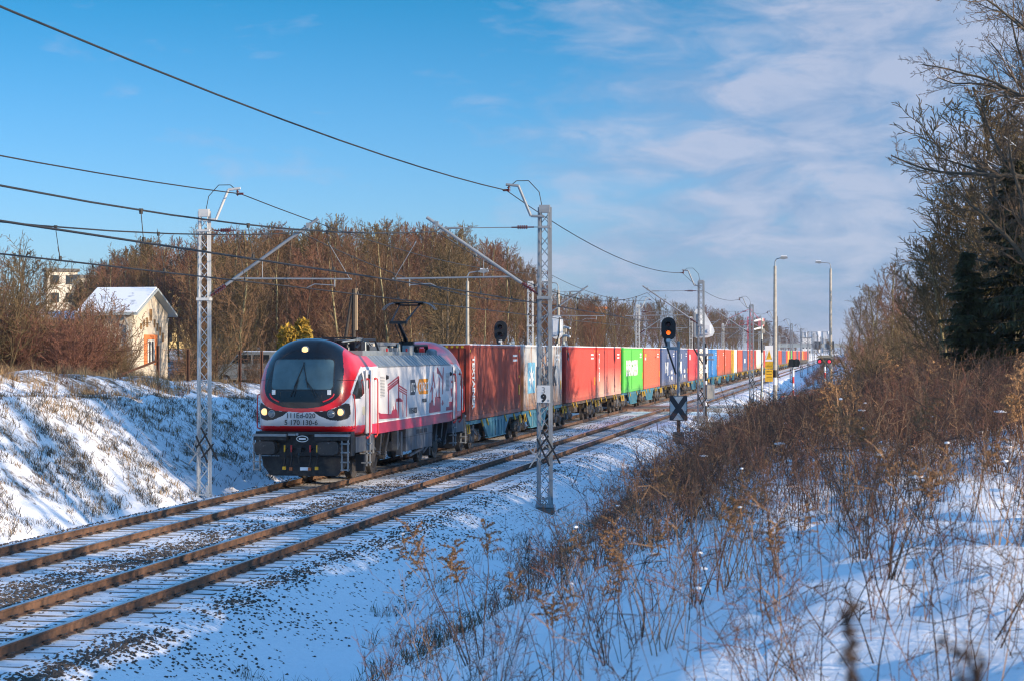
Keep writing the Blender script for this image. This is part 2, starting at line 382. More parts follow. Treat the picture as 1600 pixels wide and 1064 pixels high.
mbs = MB(); sleeper_mb(mbs); SL = mbs.build('sleeper', [M_sleeper, M_sleeper_side, M_dark]); SLm = SL.data; bpy.data.objects.remove(SL)
for X, y0, lab in ((XF, 26, 'far railway track carrying the freight train'), (XN, 20, 'near empty railway track in snow')):
    t = thing('railway_track', lab, 'railway track', (X, 0, 0))
    rm = rail_mesh(-30, 1450)
    for s in (-1, 1): link('rail', rm, t, (s * .753, 0, 0))
    for i in range(100): link('sleeper', SLm, t, (0, y0 + .6 * i, 0))
    mb = MB(); y = y0 + 60.0
    while y < 300:
        if not (134.6 < y < 143.9): sleeper_mb(mb, 0, y, y < 110)
        y += .6
    tagp(mb.build('sleeper', [M_sleeper, M_sleeper_side, M_dark], t), kind='stuff')
# loose ballast stones
def stones(n, seed):
    g = np.random.default_rng(seed); xs = []; ys = []
    while len(xs) < n:
        x = g.uniform(-17.8, -7.2, 60000); u = g.random(60000); y = 20 / (1 - u * (1 - 20 / 125.0)); y = y * (g.random(60000) ** .0)
        w = ballast_w(x, y) * np.clip(vnoise(x * 1.2 + 4, y * .7) * .5 + .75, .12, 1.2)
        k = g.random(60000) < w * .8
        on = (np.abs(np.abs(x - XN) - .753) < .12) | (np.abs(np.abs(x - XF) - .753) < .12)
        k &= ~on
        xs += list(x[k]); ys += list(y[k])
    return np.array(xs[:n]), np.array(ys[:n])
NS = 31000; sx, sy = stones(NS, 3); g = np.random.default_rng(4)
oct_ = np.array([[1, 0, 0], [0, 1, 0], [-1, 0, 0], [0, -1, 0], [.2, .1, .75], [0, 0, -1]]); of = np.array([[0, 1, 4], [1, 2, 4], [2, 3, 4], [3, 0, 4], [1, 0, 5], [2, 1, 5], [3, 2, 5], [0, 3, 5]])
r = g.uniform(.014, .034, NS); an = g.uniform(0, 6.28, NS); ca, sa = np.cos(an), np.sin(an)
P = oct_[None] * (r[:, None, None] * g.uniform(.6, 1.3, (NS, 6, 1))); P[..., 0] *= g.uniform(.8, 1.6, NS)[:, None]
PX = P[..., 0] * ca[:, None] - P[..., 1] * sa[:, None] + sx[:, None]; PY = P[..., 0] * sa[:, None] + P[..., 1] * ca[:, None] + sy[:, None]
PZ = P[..., 2] * .8 + (ground(sx, sy) + r * .25)[:, None]
V = np.stack([PX, PY, PZ], -1).reshape(-1, 3); F = (of[None] + (np.arange(NS) * 6)[:, None, None]).reshape(-1, 3)
M_stone = mat('ballast stone', (0.075, 0.06, 0.05), .9, var=.5, vscale=8)
tagp(link('ballast_stones', np_mesh('ballast_stones', V, [F], [M_stone])), 'dark ballast stones poking through the snow along the tracks', 'ballast', kind='stuff')
# ---------------------------------------------------------------- locomotive
M_lred = mat('glossy red paint', (0.74, 0.010, 0.020), .28, coat=.6, var=.06, vscale=1.5)
M_lwhite = mat('white loco paint', (0.70, 0.71, 0.73), .33, coat=.4, var=.05, vscale=1.2, dirt=((0.42, 0.40, 0.38), 1.3, 2.4))
M_lmask = mat('black front mask', (0.010, 0.011, 0.014), .22, coat=.3)
M_mural = mat('crimson mural print', (0.36, 0.02, 0.045), .4, coat=.3)
M_stripe = mat('crimson stripe', (0.42, 0.018, 0.045), .4, coat=.3, var=.1)
M_roofg = mat('ribbed grey roof', (0.26, 0.30, 0.33), .45, .3, var=.15, vscale=2)
M_skirt = mat('grey skirt paint', (0.055, 0.065, 0.085), .45, var=.15, vscale=2, col2=(0.10, 0.11, 0.12))
M_boxg = mat('streaked grey equipment box', (0.095, 0.105, 0.125), .4, var=.25, vscale=3, col2=(0.045, 0.048, 0.055), streak=True)
M_lampw = mat('lit warm lamp', (1.0, .8, .45), .3, emit=((1.0, .50, .12), 1.1))
M_lampoff = mat('unlit headlight glass', (0.18, 0.2, 0.22), .12, .5)
M_org = mat('orange panel', (0.85, 0.30, 0.01), .45)
M_navyp = mat('dark slate panel', (0.035, 0.045, 0.06), .45)
M_ink = mat('dark lettering', (0.03, 0.035, 0.04), .5)
M_cu = mat('copper pipe', (0.35, 0.13, 0.06), .4, .8)
LL = 18.6
loco = thing('electric_locomotive', 'red white and black electric locomotive hauling the container train', 'locomotive', (XF, 56.2, 0)); loco.scale = (1, .965, 1)
def body_oct():  # cross-section of the machine-room body (x >= 0 side mirrored)
    h = [(1.5, 1.33), (1.5, 3.34), (1.12, 3.68)]
    return h + [(-x, z) for x, z in reversed(h)]
def ray_poly(poly, c, a):
    dx, dz = math.cos(a), math.sin(a); best = None; n = len(poly)
    for i in range(n):
        x1, z1 = poly[i][0] - c[0], poly[i][1] - c[1]; x2, z2 = poly[(i + 1) % n][0] - c[0], poly[(i + 1) % n][1] - c[1]
        ex, ez = x2 - x1, z2 - z1; den = dx * ez - dz * ex
        if abs(den) < 1e-9: continue
        t = (x1 * ez - z1 * ex) / den; u = (x1 * dz - z1 * dx) / den
        if t > 0 and -1e-6 <= u <= 1 + 1e-6: best = t if best is None else min(best, t)
    return best or 0.001
def cab_rho(a):
    ca, sa = abs(math.cos(a)), math.sin(a)
    if sa >= 0: b, p = 1.67, 2.3
    else: b, p = 1.19, 9
    return ((ca / 1.5) ** p + (abs(sa) / b) ** p) ** (-1 / p)
CC = (0, 2.52)
NA, NR, NLF = 360, 130, 34
ang = [2 * math.pi * i / NA for i in range(NA)]
rc = np.array([cab_rho(a) for a in ang]); ro = np.array([ray_poly(body_oct(), CC, a) for a in ang])
AA = np.array(ang); V = []; rows = []
def rowpts(rho, y): return np.stack([rho * np.cos(AA), y, CC[1] + rho * np.sin(AA)], -1)
rr = np.concatenate([np.linspace(0.004, .9, NR - 40), np.linspace(.9, 1, 41)[1:]])
pexp = 4.2
for r_ in rr:
    rho = rc * r_; z = CC[1] + rho * np.sin(AA); x = rho * np.cos(AA)
    rake = .42 * np.clip((z - 2.35) / 1.7, 0, 1) ** 1.3 + .05 * np.clip((2.1 - z) / .7, 0, 1)
    y = 1.3 - (1.3 - rake) * (1 - r_ ** pexp) ** (1 / 2.6) + .045 * x ** 2
    V.append(rowpts(rho, np.minimum(y, 1.33)))
for k in range(1, NLF + 1):
    t = k / NLF; w = t * t * (3 - 2 * t); w = 1 - (1 - t) ** 1.0 * (1 - w * .6) if False else w
    y = 1.33 + (3.5 - 1.33) * t
    V.append(rowpts(rc * (1 - w) + ro * w, np.full(NA, y)))
NV = len(V); V = np.concatenate(V); ii = np.arange(NV * NA).reshape(NV, NA); jn = np.roll(ii, -1, 1)
Fc = np.stack([ii[:-1], ii[1:], jn[1:], jn[:-1]], -1).reshape(-1, 4)
cen = V[Fc].mean(1); fx, fy, fz = np.abs(cen[:, 0]), cen[:, 1], cen[:, 2]
hwm = np.where(fz > 3.2, 1.16 - .26 * np.clip((fz - 3.2) / .9, 0, 1) ** 1.4, 1.16)
lowm = np.clip((2.84 - fz) / .66, 0, 1.0); hwm = hwm * (1 - lowm ** 2.4) ** (1 / 2.4)
mask = (fx < hwm) & (fz > 2.18) & (fy < 1.32)
hww = .90 - .05 * (fz - 3.15); cw = np.maximum(np.abs(fz - 3.155) - .30, 0); wx = np.maximum(fx - (hww - .13), 0)
scr = (np.sqrt(cw ** 2 + wx ** 2) < .13) & (fy < 1.0) & mask
scr_rim = (np.sqrt(cw ** 2 + wx ** 2) < .165) & (fy < 1.0) & mask & ~scr
s_ = fx + fy; zb = np.interp(s_, [0, .8, 1.35, 1.75, 2.05, 2.4, 2.75, 3.1], [2.06, 2.11, 2.26, 2.46, 2.68, 3.0, 3.25, 3.36])
red = (fz > zb) & ~mask
def inpoly(px, pz, poly):
    c = np.zeros(len(px), bool); n = len(poly)
    for i in range(n):
        x1, z1 = poly[i]; x2, z2 = poly[(i + 1) % n]
        k = ((z1 > pz) != (z2 > pz)) & (px < (x2 - x1) * (pz - z1) / (z2 - z1 + 1e-12) + x1); c ^= k
    return c
clus = inpoly(fx, fz, [(.36, 2.10), (.62, 2.09), (.95, 2.17), (1.27, 2.33), (1.34, 2.3), (1.36, 2.02), (1.30, 1.88), (1.1, 1.82), (.85, 1.84), (.55, 1.96)]) & (fy < .9) & ~mask & ~red
swin = inpoly(fy, fz, [(1.68, 3.22), (1.68, 2.60), (1.1, 2.44), (.66, 2.45), (.62, 2.62), (.85, 2.90), (1.2, 3.12)]) & (fx > 1.2) & ~mask
swin &= fy > .5
rim = inpoly(fy, fz, [(1.72, 3.29), (1.72, 2.53), (1.1, 2.36), (.58, 2.37), (.54, 2.65), (.8, 2.97), (1.18, 3.20)]) & (fx > 1.15) & ~mask & ~swin
rest = ~(mask | red | clus | swin)
low = rest & (fz < 1.66) & (fz > 1.0)
bot = fz < 1.345
white = rest & ~low
def sub(sel, nm, m, off=0.0, rear=True):
    F = Fc[sel]; u, inv = np.unique(F, return_inverse=True); vv = V[u].copy()
    me = np_mesh(nm, vv, [inv.reshape(F.shape)], [m], smooth=True)
    a = link(nm, me, loco)
    if rear:
        b = link(nm, me, loco, (0, LL, 0)); b.rotation_euler = (0, 0, math.pi)
    return a
sub(white | (rim & ~red) , 'cab_shell', M_lwhite)
sub(red & ~rim, 'red_cab_surround', M_lred); sub(red & rim, 'window_trim', M_lwhite)
sub(mask & ~scr & ~scr_rim, 'front_mask', M_lmask); sub(scr_rim, 'windscreen_seal', M_black)
M_wscr = mat('windscreen glass', (0.075, 0.125, 0.14), .05, coat=.5, var=.25, vscale=2)
sub(scr, 'windscreen', M_wscr); sub(clus & (cen[:, 0] > 0), 'headlight_housing', M_black); sub(clus & (cen[:, 0] < 0), 'headlight_housing', M_black); sub(swin, 'cab_side_window', M_glass); sub(low, 'red_cab_sill', M_lred)
def fy_at(x, z):    # y of the front surface nearest to (x, z)
    d = (V[:NR * NA, 0] - x) ** 2 + (V[:NR * NA, 2] - z) ** 2; return float(V[:NR * NA][d.argmin(), 1])
for k, (x, z, r_, m_) in enumerate([(0, 3.86, .1, M_lampw), (-1.13, 2.07, .105, M_lampw), (1.13, 2.07, .105, M_lampw), (-.88, 2.02, .095, M_lampoff), (.88, 2.02, .095, M_lampoff)]):
    y = fy_at(x, z); mb = MB(); mb.cyl((x, y + .05, z), (x, y - .035, z), r_ + .018, r_ + .012, 20, 1); mb.sphere((x, y - .03, z), r_ * .95, 16, 0, (1, .35, 1))
    mb.build('headlight', [m_, M_galv], loco)
for x in (-.85, .85):   # lower mask lights: white lamp and red curved strip
    y = fy_at(x, 2.62); mb = MB(); mb.box((x * .97, y - .02, 2.64), (.1, .06, .14), 0); mb.build('marker_light', [M_white], loco)
    mb = MB(); pts = [(x * (1.12 - .35 * t * t), fy_at(x * (1.12 - .35 * t * t), 2.62 - .28 * t) - .012, 2.60 - .26 * t + .03 * t * t) for t in np.linspace(0, 1, 7)]
    mb.tube(pts, .022, 6); mb.build('tail_light_strip', M_lred, loco)
for x in (-.3, .42):    # wipers
    mb = MB(); p0 = (x, fy_at(x, 2.55) - .04, 2.52)
    for dx in (0, .1):
        mb.cyl((p0[0] + dx, p0[1], p0[2]), (x + (.22 if x < 0 else -.3), fy_at(x, 3.0) - .05, 3.02), .011, .011, 5)
    mb.cyl((x + (.1 if x < 0 else -.22), fy_at(x, 2.8) - .05, 2.78), (x + (.36 if x < 0 else -.4), fy_at(x, 3.45) - .05, 3.5), .014, .012, 5); mb.build('wiper', M_black, loco)
# seam lines on the mask and the red surround
mb = MB()
for s in (-1, 1):
    for a_, b_ in (((.62, 2.64), (.56, 2.28)),):
        mb.cyl((s * a_[0], fy_at(a_[0], a_[1]) - .003, a_[1]), (s * b_[0], fy_at(b_[0], b_[1]) - .003, b_[1]), .008, .008, 5)
    pts = []
    for t in np.linspace(1.05, 1.5, 8):
        sel = np.where((np.abs(V[:, 0] - s * min(t, 1.46)) < .03) & (np.abs(V[:, 2] - (3.02 - .04 * (t - 1.05))) < .03))[0]
        if len(sel): pts.append(tuple(V[sel[0]] + np.array([s * .004, -.004, 0])))
    if len(pts) > 1: mb.tube(pts, .007, 5)
mb.build('panel_seam', M_black, loco)
text('111Ed-020', .205, loco, (0, min(fy_at(0, 1.9), fy_at(0, 2.04)) - .012, 1.90), (R(90), 0, 0), M_ink, align='CENTER', bold=.002)
text('5 170 130-6', .205, loco, (0, min(fy_at(0, 1.7), fy_at(0, 1.84)) - .012, 1.70), (R(90), 0, 0), M_ink, align='CENTER', bold=.002)
# machine-room body between the cabs
mb = MB(); o8 = body_oct(); y0, y1 = 3.5, LL - 3.5
mb.bb(-1.5, 1.5, y0, y1, 1.66, 3.34, 0); mb.build('machine_room', [M_lwhite], loco)
mb = MB(); mb.bb(-1.503, 1.503, y0, y1, 1.33, 1.66, 0); mb.build('red_sill_stripe', [M_stripe], loco)
mb = MB()
for s in (-1, 1):
    k = 0; y = y0
    while y < y1 - .01:     # ribbed sloping hatches
        ye = min(y + .23, y1); o = .012 if k % 2 else 0
        mb.add([(s * (1.5 + o), y, 3.34), (s * (1.5 + o), ye, 3.34), (s * (1.12 + o), ye, 3.68 + o), (s * (1.12 + o), y, 3.68 + o), (s * 1.0, y, 3.34), (s * 1.0, ye, 3.34)],
               [(0, 1, 2, 3) if s > 0 else (3, 2, 1, 0), (0, 3, 4), (1, 5, 2)], 0); y = ye; k += 1
mb.bb(-1.12, 1.12, y0, y1, 3.55, 3.675, 0); mb.bb(-1.508, 1.508, y0, y1, 3.325, 3.36, 1)
mb.build('roof_hatches', [M_roofg, M_galv], loco)
# side furniture, right side seen by the camera and its twin on the left
for s in (-1, 1):
    X = 1.5 * s
    def P(y, z, o=.004): return (X + s * o, y, z)
    def flat(nm, polys, m_, t=.004):
        mb = MB()
        for pl in polys: mb.prism(pl, lambda a, b: (X, a, b), lambda a, b: (X + s * t, a, b), 0)
        o_ = mb.build(nm, [m_], loco); bm_fix(o_)
        return o_
    def bm_fix(o_):
        import bmesh
        bm = bmesh.new(); bm.from_mesh(o_.data); bmesh.ops.recalc_face_normals(bm, faces=bm.faces); bm.to_mesh(o_.data); bm.free()
    for yy in (2.0, LL - 2.9):
        mb = MB(); mb.bb(X - .02 * s, X + .006 * s, yy - .22, yy + .62, 1.40, 3.26, 0); mb.bb(X, X + .012 * s, yy + .1, yy + .32, 2.72, 3.14, 1)
        for q in (yy - .23, yy + .62): mb.bb(X, X + .009 * s, q, q + .018, 1.4, 3.27, 2)
        mb.build('door', [M_lwhite, M_glass, M_black], loco)
        for q in (yy - .12, yy + .95):
            mb = MB(); mb.tube([P(q, 3.0), P(q, 3.0, .09), P(q + .03, 2.9, .1), P(q + .03, 1.36, .1), P(q, 1.28, .07), P(q, 1.28)], .02, 6)
            mb.sphere(P(q, 3.0, .03), .04, 6); mb.sphere(P(q, 1.27, .03), .045, 6); mb.build('handrail', M_red, loco)
        mb = MB()       # ladder
        for q in (yy + .08, yy + .52): mb.bb(X - .06 * s, X - .02 * s, q, q + .05, .42, 1.5, 0)
        for z in (.5, .78, 1.06, 1.32): mb.bb(X - .2 * s, X + .01 * s, yy + .08, yy + .57, z, z + .03, 0)
        mb.build('ladder', M_galv, loco)
    for yy in (.62, LL - .62):
        xx = 1.33 * s; mb = MB(); mb.tube([(xx, yy, 2.58), (xx + .12 * s, yy - .02, 2.55), (xx + .14 * s, yy, 2.1), (xx + .14 * s, yy, 1.6), (xx, yy, 1.55)], .019, 6); mb.build('handrail', M_red, loco)
    for yy in (3.7, 14.18):
        mb = MB(); mb.bb(X, X + .006 * s, yy, yy + .62, 2.40, 3.08, 0)
        for k in range(14): mb.bb(X, X + .022 * s, yy + .03, yy + .59, 2.43 + k * .046, 2.445 + k * .046, 1)
        mb.build('air_grille', [M_lwhite, M_galv], loco)
    for yy in (4.6, 15.0):
        mb = MB(); mb.cyl(P(yy, 3.02, 0), P(yy, 3.02, .07), .08, .05, 10); mb.build('side_camera', M_black, loco)
    fl = (lambda y: y) if s > 0 else (lambda y: LL - y)
    def FP(l): return [(fl(a), b) for a, b in l]
    mur = [[(4.77, 2.74), (6.25, 2.98), (6.25, 3.03), (4.77, 2.80)], [(4.77, 2.66), (6.4, 2.92), (6.4, 2.965), (4.77, 2.715)], [(4.77, 2.58), (6.4, 2.83), (6.4, 2.90), (4.77, 2.65)], [(6.2, 2.83), (6.45, 2.86), (6.45, 3.02), (6.25, 3.05)],
           [(6.29, 1.72), (6.45, 1.72), (6.45, 2.85), (6.29, 2.85)], [(6.46, 2.70), (7.65, 2.53), (7.65, 2.57), (6.46, 2.76)], [(6.46, 2.63), (7.65, 2.46), (7.65, 2.50), (6.46, 2.67)], [(6.46, 2.56), (7.65, 2.39), (7.65, 2.43), (6.46, 2.60)],
           [(4.82, 1.86), (4.94, 1.86), (4.94, 2.62), (4.82, 2.62)], [(6.96, 1.74), (7.05, 1.74), (7.05, 2.50), (6.96, 2.50)], [(7.52, 1.72), (7.62, 1.72), (7.62, 2.40), (7.52, 2.42)], [(6.0, 2.24), (6.92, 2.21), (6.92, 2.27), (6.6, 2.34), (6.0, 2.33)],
           [(3.52, 1.97), (3.81, 1.93), (5.3, 1.87), (5.42, 1.98), (5.55, 1.98), (5.6, 2.12), (5.66, 1.98), (5.85, 2.02), (5.94, 2.3), (6.02, 2.0), (6.18, 1.95), (6.26, 1.72), (3.62, 1.76)],
           [(11.85, 3.14), (11.95, 3.12), (12.28, 2.57), (12.16, 2.55), (11.98, 2.83), (11.54, 2.42), (11.41, 2.47), (11.82, 2.76)], [(11.66, 2.10), (11.86, 2.10), (11.86, 2.6), (11.7, 2.6)], 
           [(12.6, 3.28), (12.76, 3.25), (13.55, 2.95), (13.68, 3.27), (13.8, 3.26), (13.68, 2.32), (13.52, 2.32), (13.56, 2.83), (12.98, 3.03), (12.62, 3.06)], [(12.85, 2.2), (12.9, 2.96), (13.06, 2.9), (13.1, 2.2)],
           [(11.2, 1.73), (11.29, 2.08), (11.5, 2.08), (11.6, 2.16), (11.91, 2.14), (11.91, 1.98), (12.2, 1.96), (12.22, 2.24), (12.4, 2.26), (12.5, 2.48), (12.6, 2.26), (13.24, 2.24), (13.24, 1.73)],
           [(13.42, 2.0), (13.6, 2.13), (13.8, 2.0), (13.65, 1.93), (13.55, 1.93)], [(14.22, 1.73), (14.29, 1.86), (14.83, 1.85), (14.83, 2.03), (15.3, 2.02), (15.5, 2.2), (15.6, 3.15), (15.7, 3.17), (15.75, 2.3), (15.9, 3.1), (15.96, 3.1), (15.95, 2.1), (16.15, 1.9), (16.35, 1.9), (16.35, 1.73)],
           [(15.2, 2.78), (15.45, 2.77), (15.45, 2.68), (15.2, 2.69)], [(15.1, 2.5), (15.4, 2.5), (15.4, 2.2), (15.25, 2.2)]]
    flat('gantry_crane_mural', [FP(p) for p in mur if max(a for a, b in p) < 8], M_mural); flat('harbour_crane_mural', [FP(p) for p in mur if min(a for a, b in p) > 8], M_mural)
    flat('dark_logo_panel', [FP([(8.16, 2.40), (8.87, 2.40), (9.15, 2.65), (8.87, 2.90), (8.16, 2.90)])], M_navyp)
    flat('orange_logo_panel', [FP([(9.27, 2.65), (9.56, 2.40), (11.02, 2.39), (11.02, 2.90), (9.56, 2.90)])], M_org)
    flat('white_line', [FP([(3.5, 1.655), (LL - 3.5, 1.655), (LL - 3.5, 1.69), (3.5, 1.69)])], M_white, .005)
    flat('data_plate', [FP([(.95 + .45, 1.96), (1.7, 1.96), (1.7, 2.2), (1.4, 2.2)])], mat('cream plate', (.5, .47, .35), .5), .012)
    rz = R(90) if s > 0 else R(-90)
    for body, y, z, sz, sxx, m_ in (('LTG', 8.22, 2.50, .42, .86, M_white), ('CARGO', 9.50, 2.50, .42, 1.06, M_white), ('POLSKA', 10.05, 2.12, .17, 1.2, M_ink), ('111Ed-020', 7.91, 1.80, .27, 1.08, M_ink)):
        w_ = 0
        text(body, sz, loco, (X + s * .008, y if s > 0 else (LL - y), z), (R(90), 0, rz), m_, sx=sxx, bold=.004)
# skirts, bogies and underframe
for yy0, yy1 in ((.75, 3.0), (LL - 3.0, LL - .75)):
    mb = MB(); mb.bb(-1.46, 1.46, yy0, yy1, .88, 1.335, 0); mb.build('skirt', M_skirt, loco)
mb = MB(); mb.bb(-1.1, 1.1, 1.6, LL - 1.6, .95, 1.33, 0); mb.build('underframe', M_dark, loco)
mb = MB(); mb.bb(-1.47, 1.47, 7.6, 11.9, .60, 1.335, 0)
for k in range(3): mb.bb(-1.48, 1.48, 9.3 + k * .62, 9.75 + k * .62, 1.1, 1.24, 1)
mb.bb(-1.478, 1.478, 7.6, 11.9, 1.045, 1.06, 1)
mb.build('equipment_box', [M_boxg, M_black], loco)
for s in (-1, 1):
    mb = MB(); mb.beam((1.35 * s, 6.9, .95), (1.35 * s, 7.5, .45), .08, .1, 0); mb.beam((1.35 * s, 8.6, .42), (1.3 * s, 11.2, .55), .08, .08, 0); mb.beam((1.3 * s, 11.0, .42), (1.35 * s, 12.2, .75), .1, .1, 0)
    mb.bb(1.2 * s, 1.38 * s, 6.7, 6.95, .7, 1.3, 0); mb.bb(1.25 * s, 1.42 * s, 7.1, 7.35, .5, 1.25, 0)
    mb.build('cable_conduit', M_skirt, loco)
def wheelset(mb, y, r, n=28, mw=0, md=1):
    for s in (-1, 1):
        mb.cyl((s * .69, y, r), (s * .83, y, r), r, r, n, mw); mb.cyl((s * .66, y, r), (s * .69, y, r), r + .03, r + .03, n, mw)
        mb.cyl((s * .83, y, r), (s * .85, y, r), r * .72, r * .7, n, md); mb.cyl((s * .84, y, r), (s * .93, y, r), .13, .1, 12, md)
    mb.cyl((-.8, y, r), (.8, y, r), .09, .09, 8, md)
M_tyre = mat('steel tyre', (0.10, 0.085, 0.07), .5, .6, var=.2)
def bogie(parent, yc, wb, r, m_, name='bogie', tall=0.0):
    mb = MB()
    for s in (-1, 1):
        x = 1.02 * s
        mb.prism([(yc - wb / 2 - .55, r + .02), (yc - wb / 2 - .25, r - .12), (yc - .45, r + .05), (yc - .3, r - .18), (yc + .3, r - .18), (yc + .45, r + .05), (yc + wb / 2 + .25, r - .12), (yc + wb / 2 + .55, r + .02), (yc + wb / 2 + .5, r + .22), (yc + .7, r + .22), (yc + .35, r + .38), (yc - .35, r + .38), (yc - .7, r + .22), (yc - wb / 2 - .5, r + .22)],
                 lambda a, b: (x - .09, a, b), lambda a, b: (x + .09, a, b), 0)
        for w_ in (-1, 1):
            y = yc + w_ * wb / 2
            mb.box((x + .08 * s, y, r), (.16, .34, .30), 0); mb.cyl((x + .1 * s, y, r), (x + .22 * s, y, r), .11, .1, 12, 1)
            for q in (-.27, .27):
                mb.cyl((x + .03 * s, y + q, r - .05), (x + .03 * s, y + q, r + .32 + tall), .085, .085, 9, 0)
                for k in range(4): mb.cyl((x + .03 * s, y + q, r + .02 + .07 * k), (x + .03 * s, y + q, r + .045 + .07 * k), .10, .10, 9, 1)
        mb.cyl((x + .1 * s, yc - .1, r + .1), (x + .1 * s, yc - .1, r + .5), .07, .07, 8, 1)
        mb.beam((x + .1 * s, yc - .3, r + .35), (x + .1 * s, yc + .9, r + .05), .07, .07, 1)
    mb.bb(-1.0, 1.0, yc - .25, yc + .25, r - .05, r + .35, 0)
    b = mb.build(name, [m_, M_skirt], parent)
    for w_ in (-1, 1):
        mw = MB(); wheelset(mw, yc + w_ * wb / 2, r); mw.build('wheelset', [M_tyre, m_], b)
    return b
for yc in (4.4, LL - 4.4): bogie(loco, yc, 2.6, .6, M_dark, tall=.15)
MG_ = mat('grubby grey steel', (0.035, 0.036, 0.04), .6, var=.3, vscale=5)   # bogie side clutter: damper arms, sand boxes
for s in (-1, 1):
    for yc in (4.4, LL - 4.4):
        for a_, b_, w_ in (((1.22 * s, yc + .5, 1.3), (1.2 * s, yc + .35, .75), .14), ((1.25 * s, yc + 1.5, 1.32), (1.2 * s, yc + 1.1, .6), .11), ((1.25 * s, yc - .6, 1.3), (1.25 * s, yc - .9, .7), .1)):
            mb = MB(); mb.beam(a_, b_, w_, w_, 0); mb.build('damper', MG_, loco)
        mb = MB(); mb.bb(1.05 * s, 1.3 * s, yc - 2.0, yc - 1.75, .25, .75, 0); mb.build('sand_box', MG_, loco)
for end in (0, 1):
    e = bpy.data.objects
    def E(x, y, z): return (x, y, z) if end == 0 else (-x, LL - y, z)
    def EB(mb, x0, x1, y0, y1, z0, z1, m=0):
        a = E(x0, y0, z0); b = E(x1, y1, z1); mb.bb(min(a[0], b[0]), max(a[0], b[0]), min(a[1], b[1]), max(a[1], b[1]), z0, z1, m)
    mb = MB(); EB(mb, -1.42, 1.42, .30, .75, .80, 1.50); EB(mb, -1.36, 1.36, .1, .35, 1.42, 1.50)
    EB(mb, -1.40, -.42, -.02, .3, 1.26, 1.36); EB(mb, .42, 1.40, -.02, .3, 1.26, 1.36)
    mb.build('buffer_beam', M_skirt if False else mat('near black paint', (0.013, 0.014, 0.017), .6, var=.3, vscale=4, col2=(.035, .034, .033)), loco)
    for s in (-1, 1):
        x = .93 * s; mb = MB()
        a = E(x, .3, 1.06); b = E(x, -.42, 1.06); mb.cyl(a, b, .13, .11, 16, 0)
        mb.cyl(E(x, .3, 1.06), E(x, .2, 1.06), .24, .2, 16, 0)
        pl = []
        for q in range(24):
            t = 2 * math.pi * q / 24; c_, s2 = math.cos(t), math.sin(t); k = (abs(c_) ** 5 + abs(s2) ** 5) ** (-.2); pl.append((.30 * k * c_, .185 * k * s2))
        mb.prism(pl, lambda p, q: E(x + p, -.42, 1.06 + q), lambda p, q: E(x + p, -.50, 1.06 + q), 0)
        mb.build('buffer', mat('worn buffer steel', (0.035, 0.034, 0.035), .45, .3, var=.3, vscale=7, col2=(0.16, 0.15, 0.14), thr=(.6, .7)), loco)
        mb = MB(); EB(mb, min(.43 * s, 1.41 * s), max(.43 * s, 1.41 * s), -.06, .28, 1.37, 1.44); mb.build('step_plate', M_galv, loco)
        mb = MB(); 
        for q in (1.2, 1.38): EB(mb, min(q * s, (q + .04) * s), max(q * s, (q + .04) * s), .0, .06, .38, 1.28)
        for z in (.4, .62, .9, 1.15): EB(mb, min(1.2 * s, 1.42 * s), max(1.2 * s, 1.42 * s), -.06, .14, z, z + .035)
        mb.build('corner_step', M_galv, loco)
        for x, c_, zb_ in ((.48 * s, M_yel, .42), (.28 * s, M_cu, .40)):
            mb = MB(); mb.tube([E(x, .28, 1.0), E(x, .05, .95), E(x + .03, -.02, .75), E(x - .01, -.0, .52)], .028, 8, 0); mb.box(E(x, -.02, zb_ + .04), (.09, .07, .09), 1)
            mb.box(E(x, .02, 1.02), (.035, .05, .2), 1 if c_ is M_yel else 2); mb.build('brake_hose', [M_black, c_, M_red], loco)
    mb = MB(); mb.cyl(E(0, .3, 1.0), E(0, -.1, 1.0), .05, .05, 8); mb.tube([E(0, -.1, 1.0), E(0, -.18, .8), E(.0, -.12, .62)], .035, 8); mb.box(E(0, -.1, .98), (.12, .16, .12)); mb.build('draw_hook', M_black, loco)
    mb = MB()  # plough
    pts = [(-1.28, .78), (-1.22, .5), (-1.0, .22), (1.0, .22), (1.22, .5), (1.28, .78)]
    mb.prism(pts, lambda p, q: E(p, .05 + .28 * abs(p), q), lambda p, q: E(p, .10 + .28 * abs(p), q)); mb.build('snow_plough', mat('near black paint', (0.02, 0.022, 0.026), .4), loco)
    mb = MB(); mb.box(E(.12, .04, .44), (.28, .04, .09)); mb.build('snow_patch', M_snow, loco)
    # oval maker's plate: rim only, left without a name
    mb = MB(); pts = []
    for q in range(25):
        t = 2 * math.pi * q / 24; pts.append(E(.03 + .17 * math.cos(t), .085, 1.30 + .085 * math.sin(t)))
    mb.tube(pts, .013, 5); mb.box(E(.03, .09, 1.30), (.2, .02, .05)); mb.build('maker_plate', M_white, loco)
    mb = MB(); mb.box(E(-.28, .08, 1.42), (.22, .05, .06)); mb.cyl(E(-.12, .06, 1.43), E(-.12, .1, 1.43), .04, .04, 8); mb.build('cable_socket', M_galv, loco)
